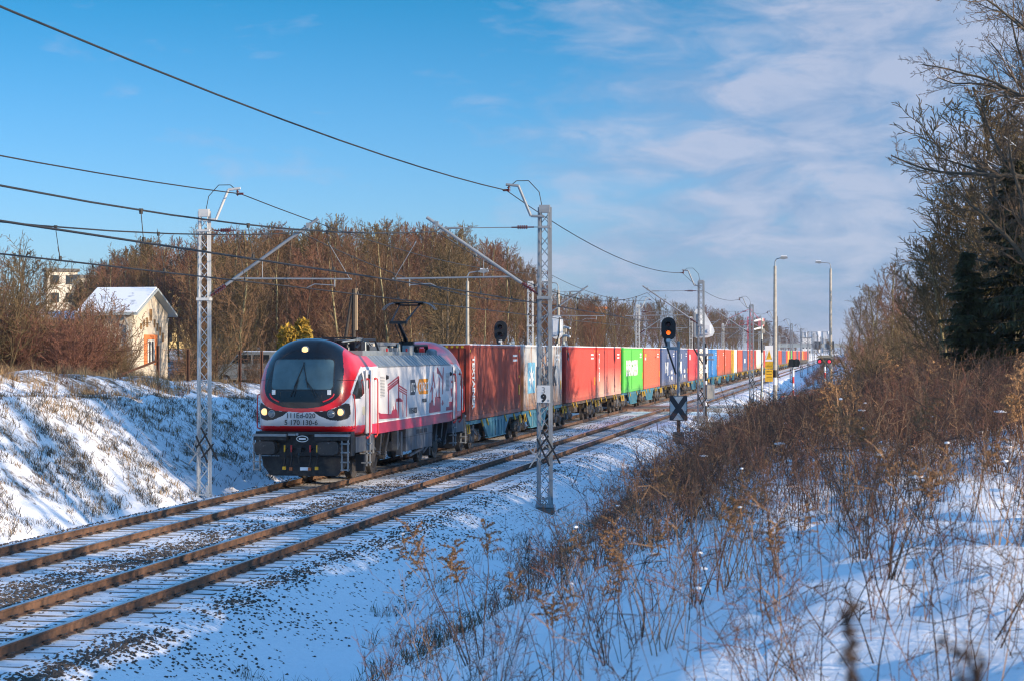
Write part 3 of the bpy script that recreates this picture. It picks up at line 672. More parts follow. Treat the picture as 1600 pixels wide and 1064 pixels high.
# roof equipment
mb = MB()
mb.bb(-1.05, 1.05, 3.3, 6.0, 3.66, 3.84, 0); mb.bb(-1.0, 1.0, 6.2, 11.2, 3.66, 3.80, 0); mb.bb(.2, .9, 6.4, 7.3, 3.8, 3.98, 1); mb.bb(-.8, .1, 7.6, 8.6, 3.8, 4.0, 1)
for y in (5.2, 6.6, 7.5, 8.4, 9.3, 10.4): mb.cyl((.62, y, 3.78), (.62, y, 4.06), .07, .05, 8, 2); mb.cyl((-.5, y + .2, 3.78), (-.5, y + .2, 4.08), .06, .05, 8, 2)
mb.cyl((.75, 11.3, 3.72), (.75, 11.3, 4.02), .2, .19, 14, 1); mb.bb(-.95, .95, 4.6, 4.75, 3.84, 4.02, 3)
for k in range(7): mb.box((-.9 + .3 * k, 3.7 + .18 * (k % 3), 3.98), (.16, .5, .26), 3); mb.cyl((-.8 + .27 * k, 4.6, 3.84), (-.8 + .27 * k, 4.6, 4.16), .05, .04, 8, 3 if k % 2 else 0)
mb.tube([(.9, 3.1, 3.9), (.95, 3.8, 4.17), (.95, 5.4, 4.17), (.9, 6.1, 3.85)], .035, 6, 3); mb.tube([(.5, 3.0, 4.1), (.5, 5.6, 4.2), (.4, 6.4, 3.9)], .03, 6, 0); mb.tube([(-.6, 2.9, 4.1), (-.6, 5.6, 4.2)], .03, 6, 3)
mb.tube([(.62, 5.2, 4.08), (.62, 10.4, 4.08)], .025, 6, 1); mb.bb(.5, .74, 7.1, 9.4, 4.0, 4.11, 1); mb.tube([(-.5, 5.4, 4.1), (-.5, 10.6, 4.1)], .03, 6, 1)
for y in (7.3, 8.0, 8.7): mb.box((.9, y, 3.86), (.1, .2, .14), 1); 
for y in (6.9, 9.9): mb.box((1.0, y, 3.86), (.05, .05, .1), 4)
mb.cyl((.9, 14.6, 3.66), (.9, 14.6, 3.82), .2, .2, 14, 0); mb.sphere((.9, 14.6, 3.82), .2, 14, 0, (1, 1, .5))
for k in range(9): mb.bb(-.9, .9, 12.2 + k * .3, 12.28 + k * .3, 3.68, 3.78, 0)
mb.tube([(.6, 12.6, 3.8), (.6, 12.9, 4.02), (.6, 15.2, 4.02), (.6, 15.4, 3.7)], .05, 8, 3)
mb.tube([(-.6, 12.6, 3.8), (-.6, 13.4, 4.05), (-.6, 15.0, 4.05), (-.6, 15.4, 3.7)], .05, 8, 3)
for y in (13.0, 13.8, 15.0): mb.box((.1, y, 3.88), (.5, .35, .3), 3)
mb.box((.72, 13.8, 3.82), (.16, .2, .2), 4)
mb.build('roof_equipment', [M_roofg, M_galv, mat('white insulator', (.5, .46, .38), .35), M_black, M_red], loco)
def pantograph(yb, up, s=1):
    mb = MB(); z0 = 4.02
    for x in (-.5, .5): mb.tube([(x, yb - .7 * s, z0), (x, yb + .9 * s, z0)], .03, 6)
    for y in (-.7, .9): mb.tube([(-.5, yb + y * s, z0), (.5, yb + y * s, z0)], .03, 6)
    for x in (-.5, .5):
        for y in (-.65, .85): mb.cyl((x, yb + y * s, 3.72), (x, yb + y * s, z0), .06, .05, 8)
    mb.box((0, yb, z0 + .08), (.5, .3, .16))
    base = mb.build('pantograph', M_black, loco)
    mb = MB()
    kz, hz, ky = (4.82, 5.56, -1.4) if up else (4.16, 4.24, -1.45)
    hy = .45 if up else .6
    K = Vector((0, yb + ky * s, kz)); H = Vector((0, yb + hy * s, hz))
    mb.cyl((0, yb + .05 * s, z0 + .1), K, .07, .055, 8); mb.cyl((-.12, yb - .15 * s, z0 + .1), K + Vector((-.12, 0, -.08)), .018, .018, 5); mb.box(K, (.62, .12, .1))
    for x in (-1, 1): mb.cyl(K + Vector((.26 * x, 0, 0)), H + Vector((.36 * x, 0, -.1)), .026, .022, 7, 0)
    mb.cyl(K + Vector((.2, .06, 0)), H + Vector((.3, .06, -.14)), .012, .012, 5)
    mb.tube([H + Vector((-.4, 0, -.1)), H + Vector((.4, 0, -.1))], .03, 6); mb.build('arm', M_black, base)
    mb = MB()
    for dy in (-.17, .17):
        mb.bb(-.55, .55, H.y + dy - .03, H.y + dy + .03, hz - .03, hz + .01, 1)
        for x in (-1, 1): mb.tube([(x * .5, H.y + dy, hz - .01), (x * .68, H.y + dy, hz - .04), (x * .84, H.y + dy, hz - .12), (x * .97, H.y + dy, hz - .27)], .016, 6, 0)
        mb.box((-.42, H.y, hz - .06), (.14, .3, .05), 1); mb.box((.42, H.y, hz - .06), (.14, .3, .05), 1)
    mb.build('collector_head', [M_galv, M_black], base)
pantograph(14.6, True, 1); pantograph(4.2, False, 1)

# ---------------------------------------------------------------- containers
WAG0, WPER = 75.1, 26.65
CW, CH = 1.219, 2.896
def container_mesh(L_, seams=0):
    body, frame = MB(), MB(); n = int(L_ / .278); p = (L_ - .32) / n
    for s in (-1, 1):
        X0, X1 = CW * s - .012 * s, CW * s - .048 * s; prof = []
        for k in range(n):
            y = .16 + k * p; prof += [(y, X0), (y + p * .38, X0), (y + p * .5, X1), (y + p * .88, X1)]
        prof.append((.16 + n * p, X0)); vs = []
        for y, x in prof: vs += [(x, y, .16), (x, y, CH - .1)]
        fs = [((2 * i, 2 * i + 2, 2 * i + 3, 2 * i + 1) if s > 0 else (2 * i + 1, 2 * i + 3, 2 * i + 2, 2 * i)) for i in range(len(prof) - 1)]
        body.add(vs, fs, 0)
        frame.bb(CW * s - .06 * s, CW * s, .16, L_ - .16, 0, .16, 0); frame.bb(CW * s - .06 * s, CW * s, .16, L_ - .16, CH - .1, CH - .01, 0)
        for y in (0, L_ - .16): frame.bb(CW * s - .12 * s, CW * s, y, y + .16, .12, CH - .12, 0)
    body.add([(-CW + .05, .1, CH - .03), (CW - .05, .1, CH - .03), (CW - .05, L_ - .1, CH - .03), (-CW + .05, L_ - .1, CH - .03)], [(0, 1, 2, 3)], 0)
    body.add([(-CW + .05, .1, .1), (CW - .05, .1, .1), (CW - .05, L_ - .1, .1), (-CW + .05, L_ - .1, .1)], [(3, 2, 1, 0)], 0)
    # ends: door leaves with rods towards the locomotive, corrugated far end
    body.bb(-CW + .12, CW - .12, .04, .08, .16, CH - .12, 0); body.bb(-CW + .12, CW - .12, L_ - .09, L_ - .05, .16, CH - .12, 0)
    for x in (-.85, -.35, .35, .85): body.cyl((x, .03, .15), (x, .03, CH - .15), .02, .02, 5, 0)
    body.bb(-.01, .01, .02, .05, .16, CH - .12, 0)
    for y in (0, L_ - .06): frame.bb(-CW + .12, CW - .12, y, y + .06, 0, .16, 0); frame.bb(-CW + .12, CW - .12, y, y + .06, CH - .13, CH - .01, 0)
    cast = MB()
    for x in (-1, 1):
        for y in (.089, L_ - .089):
            for z in (.06, CH - .06): cast.box((x * (CW - .08), y, z), (.162, .18, .12), 0)
    return body, frame, cast
def meshof(mb, nm):
    o = mb.build(nm, []); me = o.data; bpy.data.objects.remove(o); return me
CM = {}
for L_ in (12.192, 6.058):
    b_, f_, c_ = container_mesh(L_); CM[L_] = (meshof(b_, 'body'), meshof(f_, 'frame'), meshof(c_, 'corner_casting'))
CMAT = {}
def cmat(nm, col, **k): CMAT[nm] = mat('container ' + nm, col, .55, **k); return CMAT[nm]
dk = (0.16, 0.12, 0.1)
cmat('brown', (0.33, 0.048, 0.024), var=.1, vscale=.8, col2=(0.26, 0.05, 0.03), streak=True, thr=(.6, .75), dirt=((0.2, .1, .07), 0, .8))
cmat('rustgrey', (0.36, 0.39, 0.41), var=.16, vscale=.9, col2=(0.27, 0.12, 0.05), streak=True, thr=(.47, .60), dirt=((0.24, .12, .06), 0, 1.7))
cmat('red', (0.50, 0.035, 0.020), var=.14, vscale=.8, col2=(.34, .04, .025), streak=True, thr=(.58, .72), dirt=((0.35, .12, .08), 0, .7))
cmat('fadered', (0.55, 0.036, 0.022), var=.1, vscale=.8, dirt=((0.62, .46, .36), 0.0, 1.7))
cmat('green', (0.08, 0.50, 0.055), var=.08, vscale=.8, dirt=((0.12, .4, .1), 0, .5))
cmat('orange', (0.60, 0.105, 0.042), var=.1, vscale=.8, col2=(.46, .10, .05), streak=True, thr=(.6, .72), dirt=((0.4, .14, .09), 0, .4))
cmat('navy', (0.045, 0.085, 0.20), var=.2, vscale=.8, col2=(.10, .11, .17), streak=True, thr=(.58, .72), dirt=((0.16, .15, .17), 0, .6))
cmat('crimson', (0.62, 0.035, 0.045), var=.08, vscale=.8, dirt=((0.36, .1, .09), 0, .7))
cmat('cream', (0.66, 0.60, 0.50), var=.08, vscale=.8, dirt=((0.38, .25, .17), 0, .8))
cmat('blue', (0.01, 0.17, 0.44), var=.08, vscale=.8)
cmat('orangebrown', (0.46, 0.065, 0.024), var=.15, vscale=.8, col2=(0.3, .06, .03), streak=True, thr=(.62, .75), dirt=((0.3, .12, .07), 0, .8))
cmat('yellow', (0.72, 0.40, 0.03), var=.08)
cmat('white', (0.62, 0.62, 0.6), var=.08)
SPEC = [  # (colour, length, label)
 ('brown', 1, 'dark red brown container with white vertical lettering, right behind the locomotive'),
 ('rustgrey', 1, 'weathered pale grey container with rust streaks and a blue square with a white star'),
 ('red', 1, 'plain red container between the rusty grey one and the one with the faded pale base'),
 ('fadered', 1, 'red container faded to pale at its base with stacked white letters'),
 ('green', 1, 'bright green container with big white block lettering'),
 ('orange', 1, 'light orange red container with small yellow emblem beside the green one'),
 ('navy', 1, 'first navy blue container with white marks after the orange one'),
 ('navy', 1, 'second navy blue container with white marks, partly behind the signal post'),
 ('crimson', 1, 'bright crimson container with a small white plate near its top corner'),
 ('cream', 1, 'cream white container with dark round marks behind the lattice mast'),
 ('blue', 1, 'bright sky blue container with white vertical lettering'),
 ('orangebrown', 1, 'orange brown container with thin white lettering just behind the blue one'),
 ('orangebrown', 1, 'orange brown container second behind the blue one'),
 ('yellow+white', 2, ''), ('orangebrown', 1, 'orange container behind the small yellow and white pair'),
 ('navy', 1, 'single navy container with white plate between two orange ones'),
 ('orangebrown', 1, 'orange container just behind the single navy one with white plate'),
 ('red', 1, 'red container right before the tall cream one far down the train'),
 ('cream', 1, 'first of the two cream containers far down the train beside the camera pole'),
 ('cream', 1, 'second of the two cream containers far down the train'),
 ('red', 1, 'first red container behind the two far cream ones'), ('red', 1, 'second red container behind the two far cream ones')]
FAR = ['orange', 'red', 'navy', 'orangebrown', 'orangebrown', 'navy', 'navy', 'red', 'yellow', 'orange', 'green', 'red', 'orange', 'brown', 'navy', 'brown', 'crimson', 'navy', 'brown', 'yellow', 'red', 'orangebrown', 'brown', 'red', 'navy', 'brown']
ordn = ['', 'first', 'second', 'third', 'fourth', 'fifth', 'sixth', 'seventh', 'eighth', 'ninth', 'tenth', 'eleventh', 'twelfth', 'thirteenth', 'fourteenth', 'fifteenth', 'sixteenth', 'seventeenth', 'eighteenth', 'nineteenth', 'twentieth', 'twenty first', 'twenty second', 'twenty third', 'twenty fourth', 'twenty fifth', 'twenty sixth']
nm_ = {'orangebrown': 'orange brown', 'navy': 'navy blue', 'brown': 'dark brown red'}
for k, c_ in enumerate(FAR): SPEC.append((c_, 1, '%s container, %s from the tail end of the train' % (nm_.get(c_, c_), ordn[len(FAR) - k])))
M_csnow = mat('thin snow cover', (.84, .85, .88), .8)
GRP = 'freight containers on the train'
def slot_y(i): return WAG0 + (i // 2) * WPER + (.7 if i % 2 == 0 else 13.65)
def make_container(i, c_, L_, y, lab, zoff=1.17):
    t = thing('shipping_container', lab, 'container', (XF, y, zoff), group=GRP)
    for me, pn in zip(CM[L_], ('body', 'frame', 'corner_casting')):
        m2 = me.copy(); m2.materials.clear(); m2.materials.append(CMAT[c_]); link(pn, m2, t)
    mb = MB(); mb.bb(-CW + .03, CW - .01, .03, L_ - .03, CH - .012, CH + .035); mb.build('snow_cover', M_csnow, t)
    return t
def side_text(t, s, size, y, z, m_, sx=1.0, vert=False, bold=.01, al='LEFT'):
    rot = (R(90), 0, R(90)) if not vert else (0, R(90), 0)
    if vert:   # letters run downwards, turned a quarter
        o = text(s, size, t, (CW + .004, y, z), (0, 0, 0), m_, sx=sx, bold=bold, align=al)
        o.rotation_euler = Matrix(((0, 0, 1), (0, 1, 0), (-1, 0, 0))).to_euler(); return o
    return text(s, size, t, (CW + .004, y, z), rot, m_, sx=sx, bold=bold, align=al)
def side_box(t, nm, y0, y1, z0, z1, m_):
    mb = MB(); mb.bb(CW - .01, CW + .003, y0, y1, z0, z1); return mb.build(nm, m_, t)
for i, (c_, kind, lab) in enumerate(SPEC):
    y = slot_y(i)
    if kind == 2:
        a = make_container(i, 'yellow', 6.058, y, 'small bright yellow container with dark vertical lettering', 1.17 )
        side_text(a, 'SEACO', .7, 3, 2.4, M_ink, vert=True)
        b = make_container(i, 'white', 6.058, y + 6.13, 'small white container with faint dark lettering beside the yellow one')
        side_text(b, 'CRONOS', .6, 2.5, 2.4, M_ink, vert=True); continue
    t = make_container(i, c_, 12.192, y, lab)
    if i < 12: 
        for y_ in (.2, 11.8): side_box(t, 'yellow_mark', y_, y_ + .14, 2.62, 2.72, M_yel)
        side_box(t, 'yellow_plate', 11.75, 11.95, .75, 1.2, M_yel)
        for z_ in (2.42, 2.22): side_box(t, 'code_line', 10.2, 11.3, z_, z_ + .09, M_white) if c_ != 'cream' else None
    if i == 0:
        side_text(t, 'TEXTAINER', .7, .7, 2.45, M_white, vert=True, sx=.55, bold=.03)
        side_box(t, 'yellow_mark', 11.75, 11.9, 1.5, 1.6, M_yel)
        mb = MB(); 
        for k in range(5): mb.bb(.1 + k * .2, .2 + k * .2, -.006, .0, 2.78, 2.86)
        mb.build('hazard_mark', M_yel, t)
        text('00  0', .3, t, (-.9, -.004, 1.9), (R(90), 0, 0), M_white)
    if i == 1:
        M_mblue = mat('sun bleached blue', (0.13, 0.36, 0.52), .5, var=.2, vscale=3, col2=(.55, .52, .48), thr=(.56, .66))
        side_box(t, 'blue_square', 1.3, 3.4, .75, 2.15, M_mblue)
        mb = MB(); st = [(2.35 + (.85 if k % 2 == 0 else .32) * math.sin(k * math.pi / 7), 1.45 + (.55 if k % 2 == 0 else .2) * math.cos(k * math.pi / 7)) for k in range(14)]
        mb.prism(st, lambda a, b: (CW + .003, a, b), lambda a, b: (CW + .007, a, b)); mb.build('white_star', M_white, t)
        side_text(t, 'MAERSK', 1.35, 3.9, 1.0, mat('faded dark lettering', (0.05, .055, .06), .6, col2=(.35, .25, .18), vscale=2, thr=(.55, .65)), sx=1.28, bold=.03)
    if i == 2: side_box(t, 'emblem', .7, 1.1, 2.2, 2.6, M_navyp); side_box(t, 'emblem', .7, 1.0, 2.35, 2.5, M_yel)
    if i == 3:
        for k, ch in enumerate('TRITON'): side_text(t, ch, .34, .75, 2.28 - k * .27, M_white, sx=1.7, bold=.02)
        for y_ in (4.85, 8.6): side_box(t, 'seam', y_, y_ + .05, .17, 2.79, M_black)
    if i == 4:
        side_text(t, 'EVERGREEN', 1.3, 1.5, 1.12, M_white, sx=1.06, bold=.07); side_text(t, '864', .3, 10.5, 2.35, M_white, sx=1.5); side_box(t, 'panel_seam', 5.1, 5.14, .17, 2.79, mat('green seam', (.04, .3, .04)))
    if i == 5: side_box(t, 'emblem', .8, 1.8, 2.28, 2.5, M_yel); side_box(t, 'emblem', .8, 1.6, 2.05, 2.24, M_white); side_box(t, 'emblem', .8, 1.2, 2.5, 2.58, M_navyp)
    if i in (6, 7):
        side_text(t, 'I', .5, 5.3, 2.1, M_white, sx=2.4, bold=.04); side_text(t, 'HJ', 1.0, 3.2, 1.05, M_white, sx=2.6, bold=.08); side_text(t, 'rdb', .42, 8.0, .85, M_white, sx=2.6, bold=.03); side_text(t, 'mcj', .42, 8.3, .42, M_white, sx=2.4, bold=.03); side_text(t, 'I', .5, 6.6, .3, M_white, sx=2.2, bold=.04)
    if i == 8: side_box(t, 'white_plate', .8, 1.8, 1.9, 2.4, M_white)
    if i == 9:
        for z in (1.85, 1.4, .95): mb = MB(); mb.cyl((CW, 7.5, z), (CW + .004, 7.5, z), .22, .22, 12); o_ = mb.build('round_mark', M_ink, t); o_.scale = (1, 1.0, 1)
    if i == 10: side_text(t, 'FLORENS', .8, 4.2, 2.3, M_white, vert=True, sx=.62, bold=.03)
    if i in (11, 12): side_text(t, 'TRITON', .6, 1.0, 2.3, M_white, vert=True, sx=.6, bold=.01)
    if i == 15: side_box(t, 'white_plate', 4, 7, 1.1, 1.7, M_white)
# ---------------------------------------------------------------- wagons
M_wblue = mat('weathered blue wagon paint', (0.05, 0.17, 0.24), .6, var=.2, vscale=2, col2=(0.16, 0.11, 0.07), streak=True, thr=(.6, .72))
M_wdark = mat('grimy wagon steel', (0.05, 0.043, 0.038), .8, var=.4, vscale=3, col2=(0.12, 0.09, 0.065))
M_wyel = mat('grimy yellow handle', (0.55, 0.34, 0.03), .6, var=.3)
def make_wagon(kind):
    t = thing('flat_wagon', '', 'wagon'); m_ = M_wblue if kind == 'blue' else M_wdark
    mb = MB()
    for a, b in ((0.15, 13.1), (13.5, 26.35)):
        for s in (-1, 1):
            mb.bb(1.0 * s, 1.17 * s, a, b, 1.0, 1.14, 0)
            if kind == 'blue':
                off = a + (5.0 if a < 5 else 2.6); X = 1.14 * s
                mb.prism([(off - 1.2, 1.0), (off, .36), (off + 3.9, .36), (off + 5.1, 1.0)], lambda p, q: (X - .05, p, q), lambda p, q: (X + .03, p, q), 0)
                for k in range(6): mb.bb(X - .02 * s, X + .06 * s, off + .1 + k * .72, off + .18 + k * .72, .38, 1.0, 0)
                mb.bb(X - .1 * s, X + .07 * s, off - .1, off + 4.0, .33, .38, 0)
        mb.bb(-1.0, 1.0, a, a + .5, .85, 1.12, 0); mb.bb(-1.0, 1.0, b - .5, b, .85, 1.12, 0); mb.bb(-.3, .3, a, b, .8, 1.1, 1)
    fr = mb.build('underframe', [m_, M_wdark], t)
    for yc in ((2.0, 13.3, 24.5) if kind == 'blue' else (2.0, 11.4, 15.2, 24.5)): bogie(t, yc, 1.8, .46, M_wdark)
    for s in (-1, 1):
        for y in (3.4, 4.6, 8.9, 11.2, 15.5, 17.8, 21.9, 23.0): mb = MB(); mb.beam((1.2 * s, y, 1.12), (1.22 * s, y + .3, .88), .04, .08, 0); mb.build('lashing_handle', M_wyel, t)
        for y in (.3, 12.6, 13.9, 25.9): mb = MB(); mb.tube([(1.2 * s, y, 1.05), (1.25 * s, y, .7), (1.25 * s, y + .4, .7), (1.2 * s, y + .4, 1.05)], .022, 6); mb.build('hand_grip', M_wyel, t)
    for y, s in ((0.15, -1), (26.35, 1)):
        mb = MB()
        for x in (-.88, .88): mb.cyl((x, y, 1.05), (x, y + .4 * s, 1.05), .1, .09, 10); mb.box((x, y + .44 * s, 1.05), (.5, .06, .34))
        mb.cyl((0, y, 1.02), (0, y + .35 * s, 1.02), .05, .05, 6); mb.build('buffer', M_wdark, t)
    mb = MB()
    for s in (-1, 1): mb.bb(.3 * s, .9 * s, 6.2, 7.4, .55, .9, 0); mb.cyl((.9 * s, 5.2, .75), (.9 * s, 5.9, .75), .15, .15, 10)
    mb.build('brake_gear', M_wdark, t)
    return t
def cp(root, parent=None, kids=None):
    c = root.copy(); COL.objects.link(c)
    if parent: c.parent = parent
    for ch in kids[root]: cp(ch, c, kids)
    return c
def kidmap(o, d=None):
    d = {} if d is None else d; d[o] = [k for k in ALLCH.get(o, [])]
    for k in d[o]: kidmap(k, d)
    return d
def chmap():
    d = {}
    for o in bpy.data.objects:
        if o.parent: d.setdefault(o.parent, []).append(o)
    return d
protos = {k: make_wagon(k) for k in ('blue', 'dark')}; ALLCH = chmap(); kms = {k: kidmap(v) for k, v in protos.items()}
used = set(); nW = (len(SPEC) + 1) // 2
for w in range(nW):
    k = 'blue' if w % 2 == 0 else 'dark'
    if w in (5, 8): k = 'blue'
    o = protos[k] if k not in used else cp(protos[k], None, kms[k]); used.add(k)
    o.location = (XF, WAG0 + w * WPER, 0); o['category'] = 'wagon'; o['group'] = 'container wagons of the train'
    cn = [SPEC[j][0].replace('+', ' and ') for j in (2 * w, 2 * w + 1) if j < len(SPEC)]
    o['label'] = '%s wagon, %s in the train, under %s containers' % ('blue deep sided' if k == 'blue' else 'grimy dark', ordn[w + 1], ' and '.join(dict.fromkeys(nm_.get(c, c) for c in cn)))
# ---------------------------------------------------------------- catenary masts
MX_R, MX_L = -8.5, -18.5
MY0 = 56.2
def make_mast(side, detail=2):
    """side +1: right of the tracks, bracket reaching towards -x; side -1 mirrored"""
    k = -side; t = bpy.data.objects.new('catenary_mast', None); COL.objects.link(t)
    m_ = M_galv if side > 0 else M_white_steel
    H0, H1 = -.55, 7.87
    mb = MB()
    for s in (-1, 1):
        a = Vector((s * .15, 0, H0)); b = Vector((s * .115, 0, H1))
        mb.beam(a + Vector((0, -.05, 0)), b + Vector((0, -.05, 0)), .055, .014); mb.beam(a + Vector((0, .07, 0)), b + Vector((0, .07, 0)), .055, .014)
        mb.beam(a + Vector((s * .024, .01, 0)), b + Vector((s * .024, .01, 0)), .012, .12)
    mb.box((0, 0, H1 - .05), (.3, .16, .22)); mb.bb(-.2, .2, -.12, .14, 5.28, 5.36); mb.bb(-.18, .18, -.1, .12, 7.28, 7.34)
    mb.build('post', m_, t)
    mb = MB(); n = 26; 
    for f, ph in ((-.055, 0), (.075, 1)):
        for i in range(n):
            z0 = H0 + (H1 - .15 - H0) * i / n; z1 = H0 + (H1 - .15 - H0) * (i + 1) / n; s = 1 if (i + ph) % 2 else -1
            mb.beam((s * .13, f, z0), (-s * .13, f, z1), .012, .022)
    mb.build('lacing', m_, t)
    mb = MB(); mb.bb(-.24, .24, -.17, .17, H0 - .02, H0 + .06); mb.bb(-.2, .2, -.14, .14, H0 + .2, H0 + .24)
    for s in (-1, 1):
        mb.prism([(s * .12, H0 + .05), (s * .24, H0 + .05), (s * .13, H0 + .5), (s * .1, H0 + .5)], lambda p, q: (p, -.13, q), lambda p, q: (p, -.11, q))
    mb.build('base_plate', m_, t)
    mb = MB(); mb.box((0, 0, H0 - .35), (.5, .42, .62)); mb.build('foundation', M_concrete_d, t)
    mb = MB()   # feeder horn
    mb.tube([(0, -.09, 7.60), (k * .38, -.09, 7.62), (k * .74, -.05, 8.48), (k * 1.10, -.05, 8.52)], .042, 6)
    mb.build('horn_bracket', m_, t)
    mb = MB()
    for q in (0, 1, 2): mb.cyl((k * 1.02, -.05, 8.44 - .045 * q), (k * 1.02, -.05, 8.42 - .045 * q), .05, .05, 8)
    mb.cyl((k * 1.02, -.05, 8.5), (k * 1.02, -.05, 8.3), .02, .02, 6); mb.box((k * 1.1, -.05, 8.36), (.18, .06, .06)); mb.build('insulator', M_ins, t)
    mb = MB(); mb.tube([(k * 1.05, -.05, 8.42), (k * .8, -.05, 8.62), (k * .45, -.05, 8.62), (k * .15, -.05, 8.3), (k * .06, -.05, 7.85)], .012, 5); mb.build('jumper_cable', M_wire, t)
    # cantilever tube, top tie rod, steady arm
    reach = 3.15; tip = Vector((k * (reach + .25), 0, 7.62)); root = Vector((k * .2, 0, 5.42)); d = (tip - root).normalized()
    mb = MB(); mb.cyl(root + d * .55, tip, .045, .045, 8); mb.box(tip - d * .35, (.1, .1, .16)); mb.build('cantilever', M_galv, t)
    mb = MB(); mb.cyl(root, root + d * .6, .03, .03, 6)
    for q in range(5): mb.cyl(root + d * (.18 + .07 * q), root + d * (.21 + .07 * q), .07, .07, 10)
    mb.build('insulator', M_ins, t)
    mb = MB(); za = 7.31; mb.cyl((k * .15, 0, za), (k * 2.95, 0, za), .014, .014, 5); mb.cyl((k * 2.4, 0, za), (k * 2.85, 0, za), .035, .035, 6); mb.beam((k * 2.85, 0, za), (k * 3.02, 0, za - .12), .04, .04)
    mb.build('tie_rod', M_galv, t)
    mb = MB(); mb.cyl((k * .3, 0, za), (k * .95, 0, za), .02, .02, 5)
    for q in range(5): mb.cyl((k * (.5 + .06 * q), 0, za), (k * (.53 + .06 * q), 0, za), .06, .06, 10)
    mb.build('insulator', M_ins, t)
    mb = MB(); pz = root + d * ((5.92 - root.z) / d.z)
    mb.cyl(pz, (k * 4.4, 0, 5.88), .028, .028, 6); mb.cyl((k * 1.75, 0, 5.92), (k * 1.75, 0, 6.4), .012, .012, 4)
    mb.cyl((k * 4.35, 0, 5.88), (k * 3.7, 0, 6.95), .009, .009, 4); mb.cyl((k * 3.9, 0, 5.88), (k * 3.9, 0, 5.66), .02, .02, 5)
    mb.tube([(k * 3.9, 0, 5.7), (k * 3.3, 0, 5.74), (k * 3.05, 0, 5.62)], .015, 5); mb.build('steady_arm', M_galv, t)
    mb = MB()   # dark and bright crossed bars near the foot
    for a, b in (((-.42, .55), (.06, 1.25)), ((-.30, .95), (.02, 1.9)), ((-.5, 1.15), (-.1, .75))): mb.beam((a[0], -.12, a[1]), (b[0], -.12, b[1]), .02, .035, 1)
    for a, b in (((-.05, 1.67), (.46, .71)), ((-.2, 1.42), (.15, .65)), ((.33, 1.2), (-.03, .78)), ((.13, 1.50), (-.2, 1.06))): mb.beam((a[0], -.14, a[1] - .05), (b[0], -.14, b[1] - .05), .02, .05, 0)
    mb.build('crossed_warning_bar', [M_black, M_galv], t)
    return t
masts = []
for side, X in ((1, MX_R), (-1, MX_L)):
    p = make_mast(side); ALLCH = chmap(); km = kidmap(p)
    for i in range(-1, 19):
        if i == -1: continue
        o = p if i == 0 else cp(p, None, km)
        y = MY0 + 60.5 * i; o.location = (X, y, 0.0); masts.append(o)
        w_ = 'grey lattice mast right of tracks' if side > 0 else 'white lattice mast left of tracks'
        extra = ['nearest, before the rusty grey container' if side > 0 else 'nearest, on the slope before the locomotive', 'second from the viewer, beside the signals' if side > 0 else 'second from the viewer, behind the grey container'] + ['%s from the viewer' % ordn[j] for j in range(3, 21)]
        tagp(o, w_ + ', ' + extra[i], 'lattice mast', 'catenary masts ' + ('right' if side > 0 else 'left') + ' of the tracks')
# kilometre plate on the nearest right mast
t = thing('distance_plate', 'white plate reading 3 over 9 fixed on the nearest lattice mast', 'sign', (MX_R, MY0 - .16, 0))
mb = MB(); mb.bb(-.185, .185, -.03, 0, 2.38, 2.86); o_ = mb.build('plate', mat('pale sign plate', (.50, .52, .54), .4, var=.05), t)
mb = MB(); mb.bb(-.193, .193, -.025, -.002, 2.372, 2.868); mb.build('rim', M_galv, t)
text('3', .26, t, (0, -.034, 2.64), (R(90), 0, 0), mat('grey numeral', (.22, .22, .23), .5), align='CENTER'); text('9', .29, t, (0, -.034, 2.41), (R(90), 0, 0), M_black, align='CENTER', bold=.018)
text('20', .08, t, (.1, -.034, 2.41), (R(90), 0, 0), mat('grey numeral', (.22, .22, .23), .5), sx=.8)
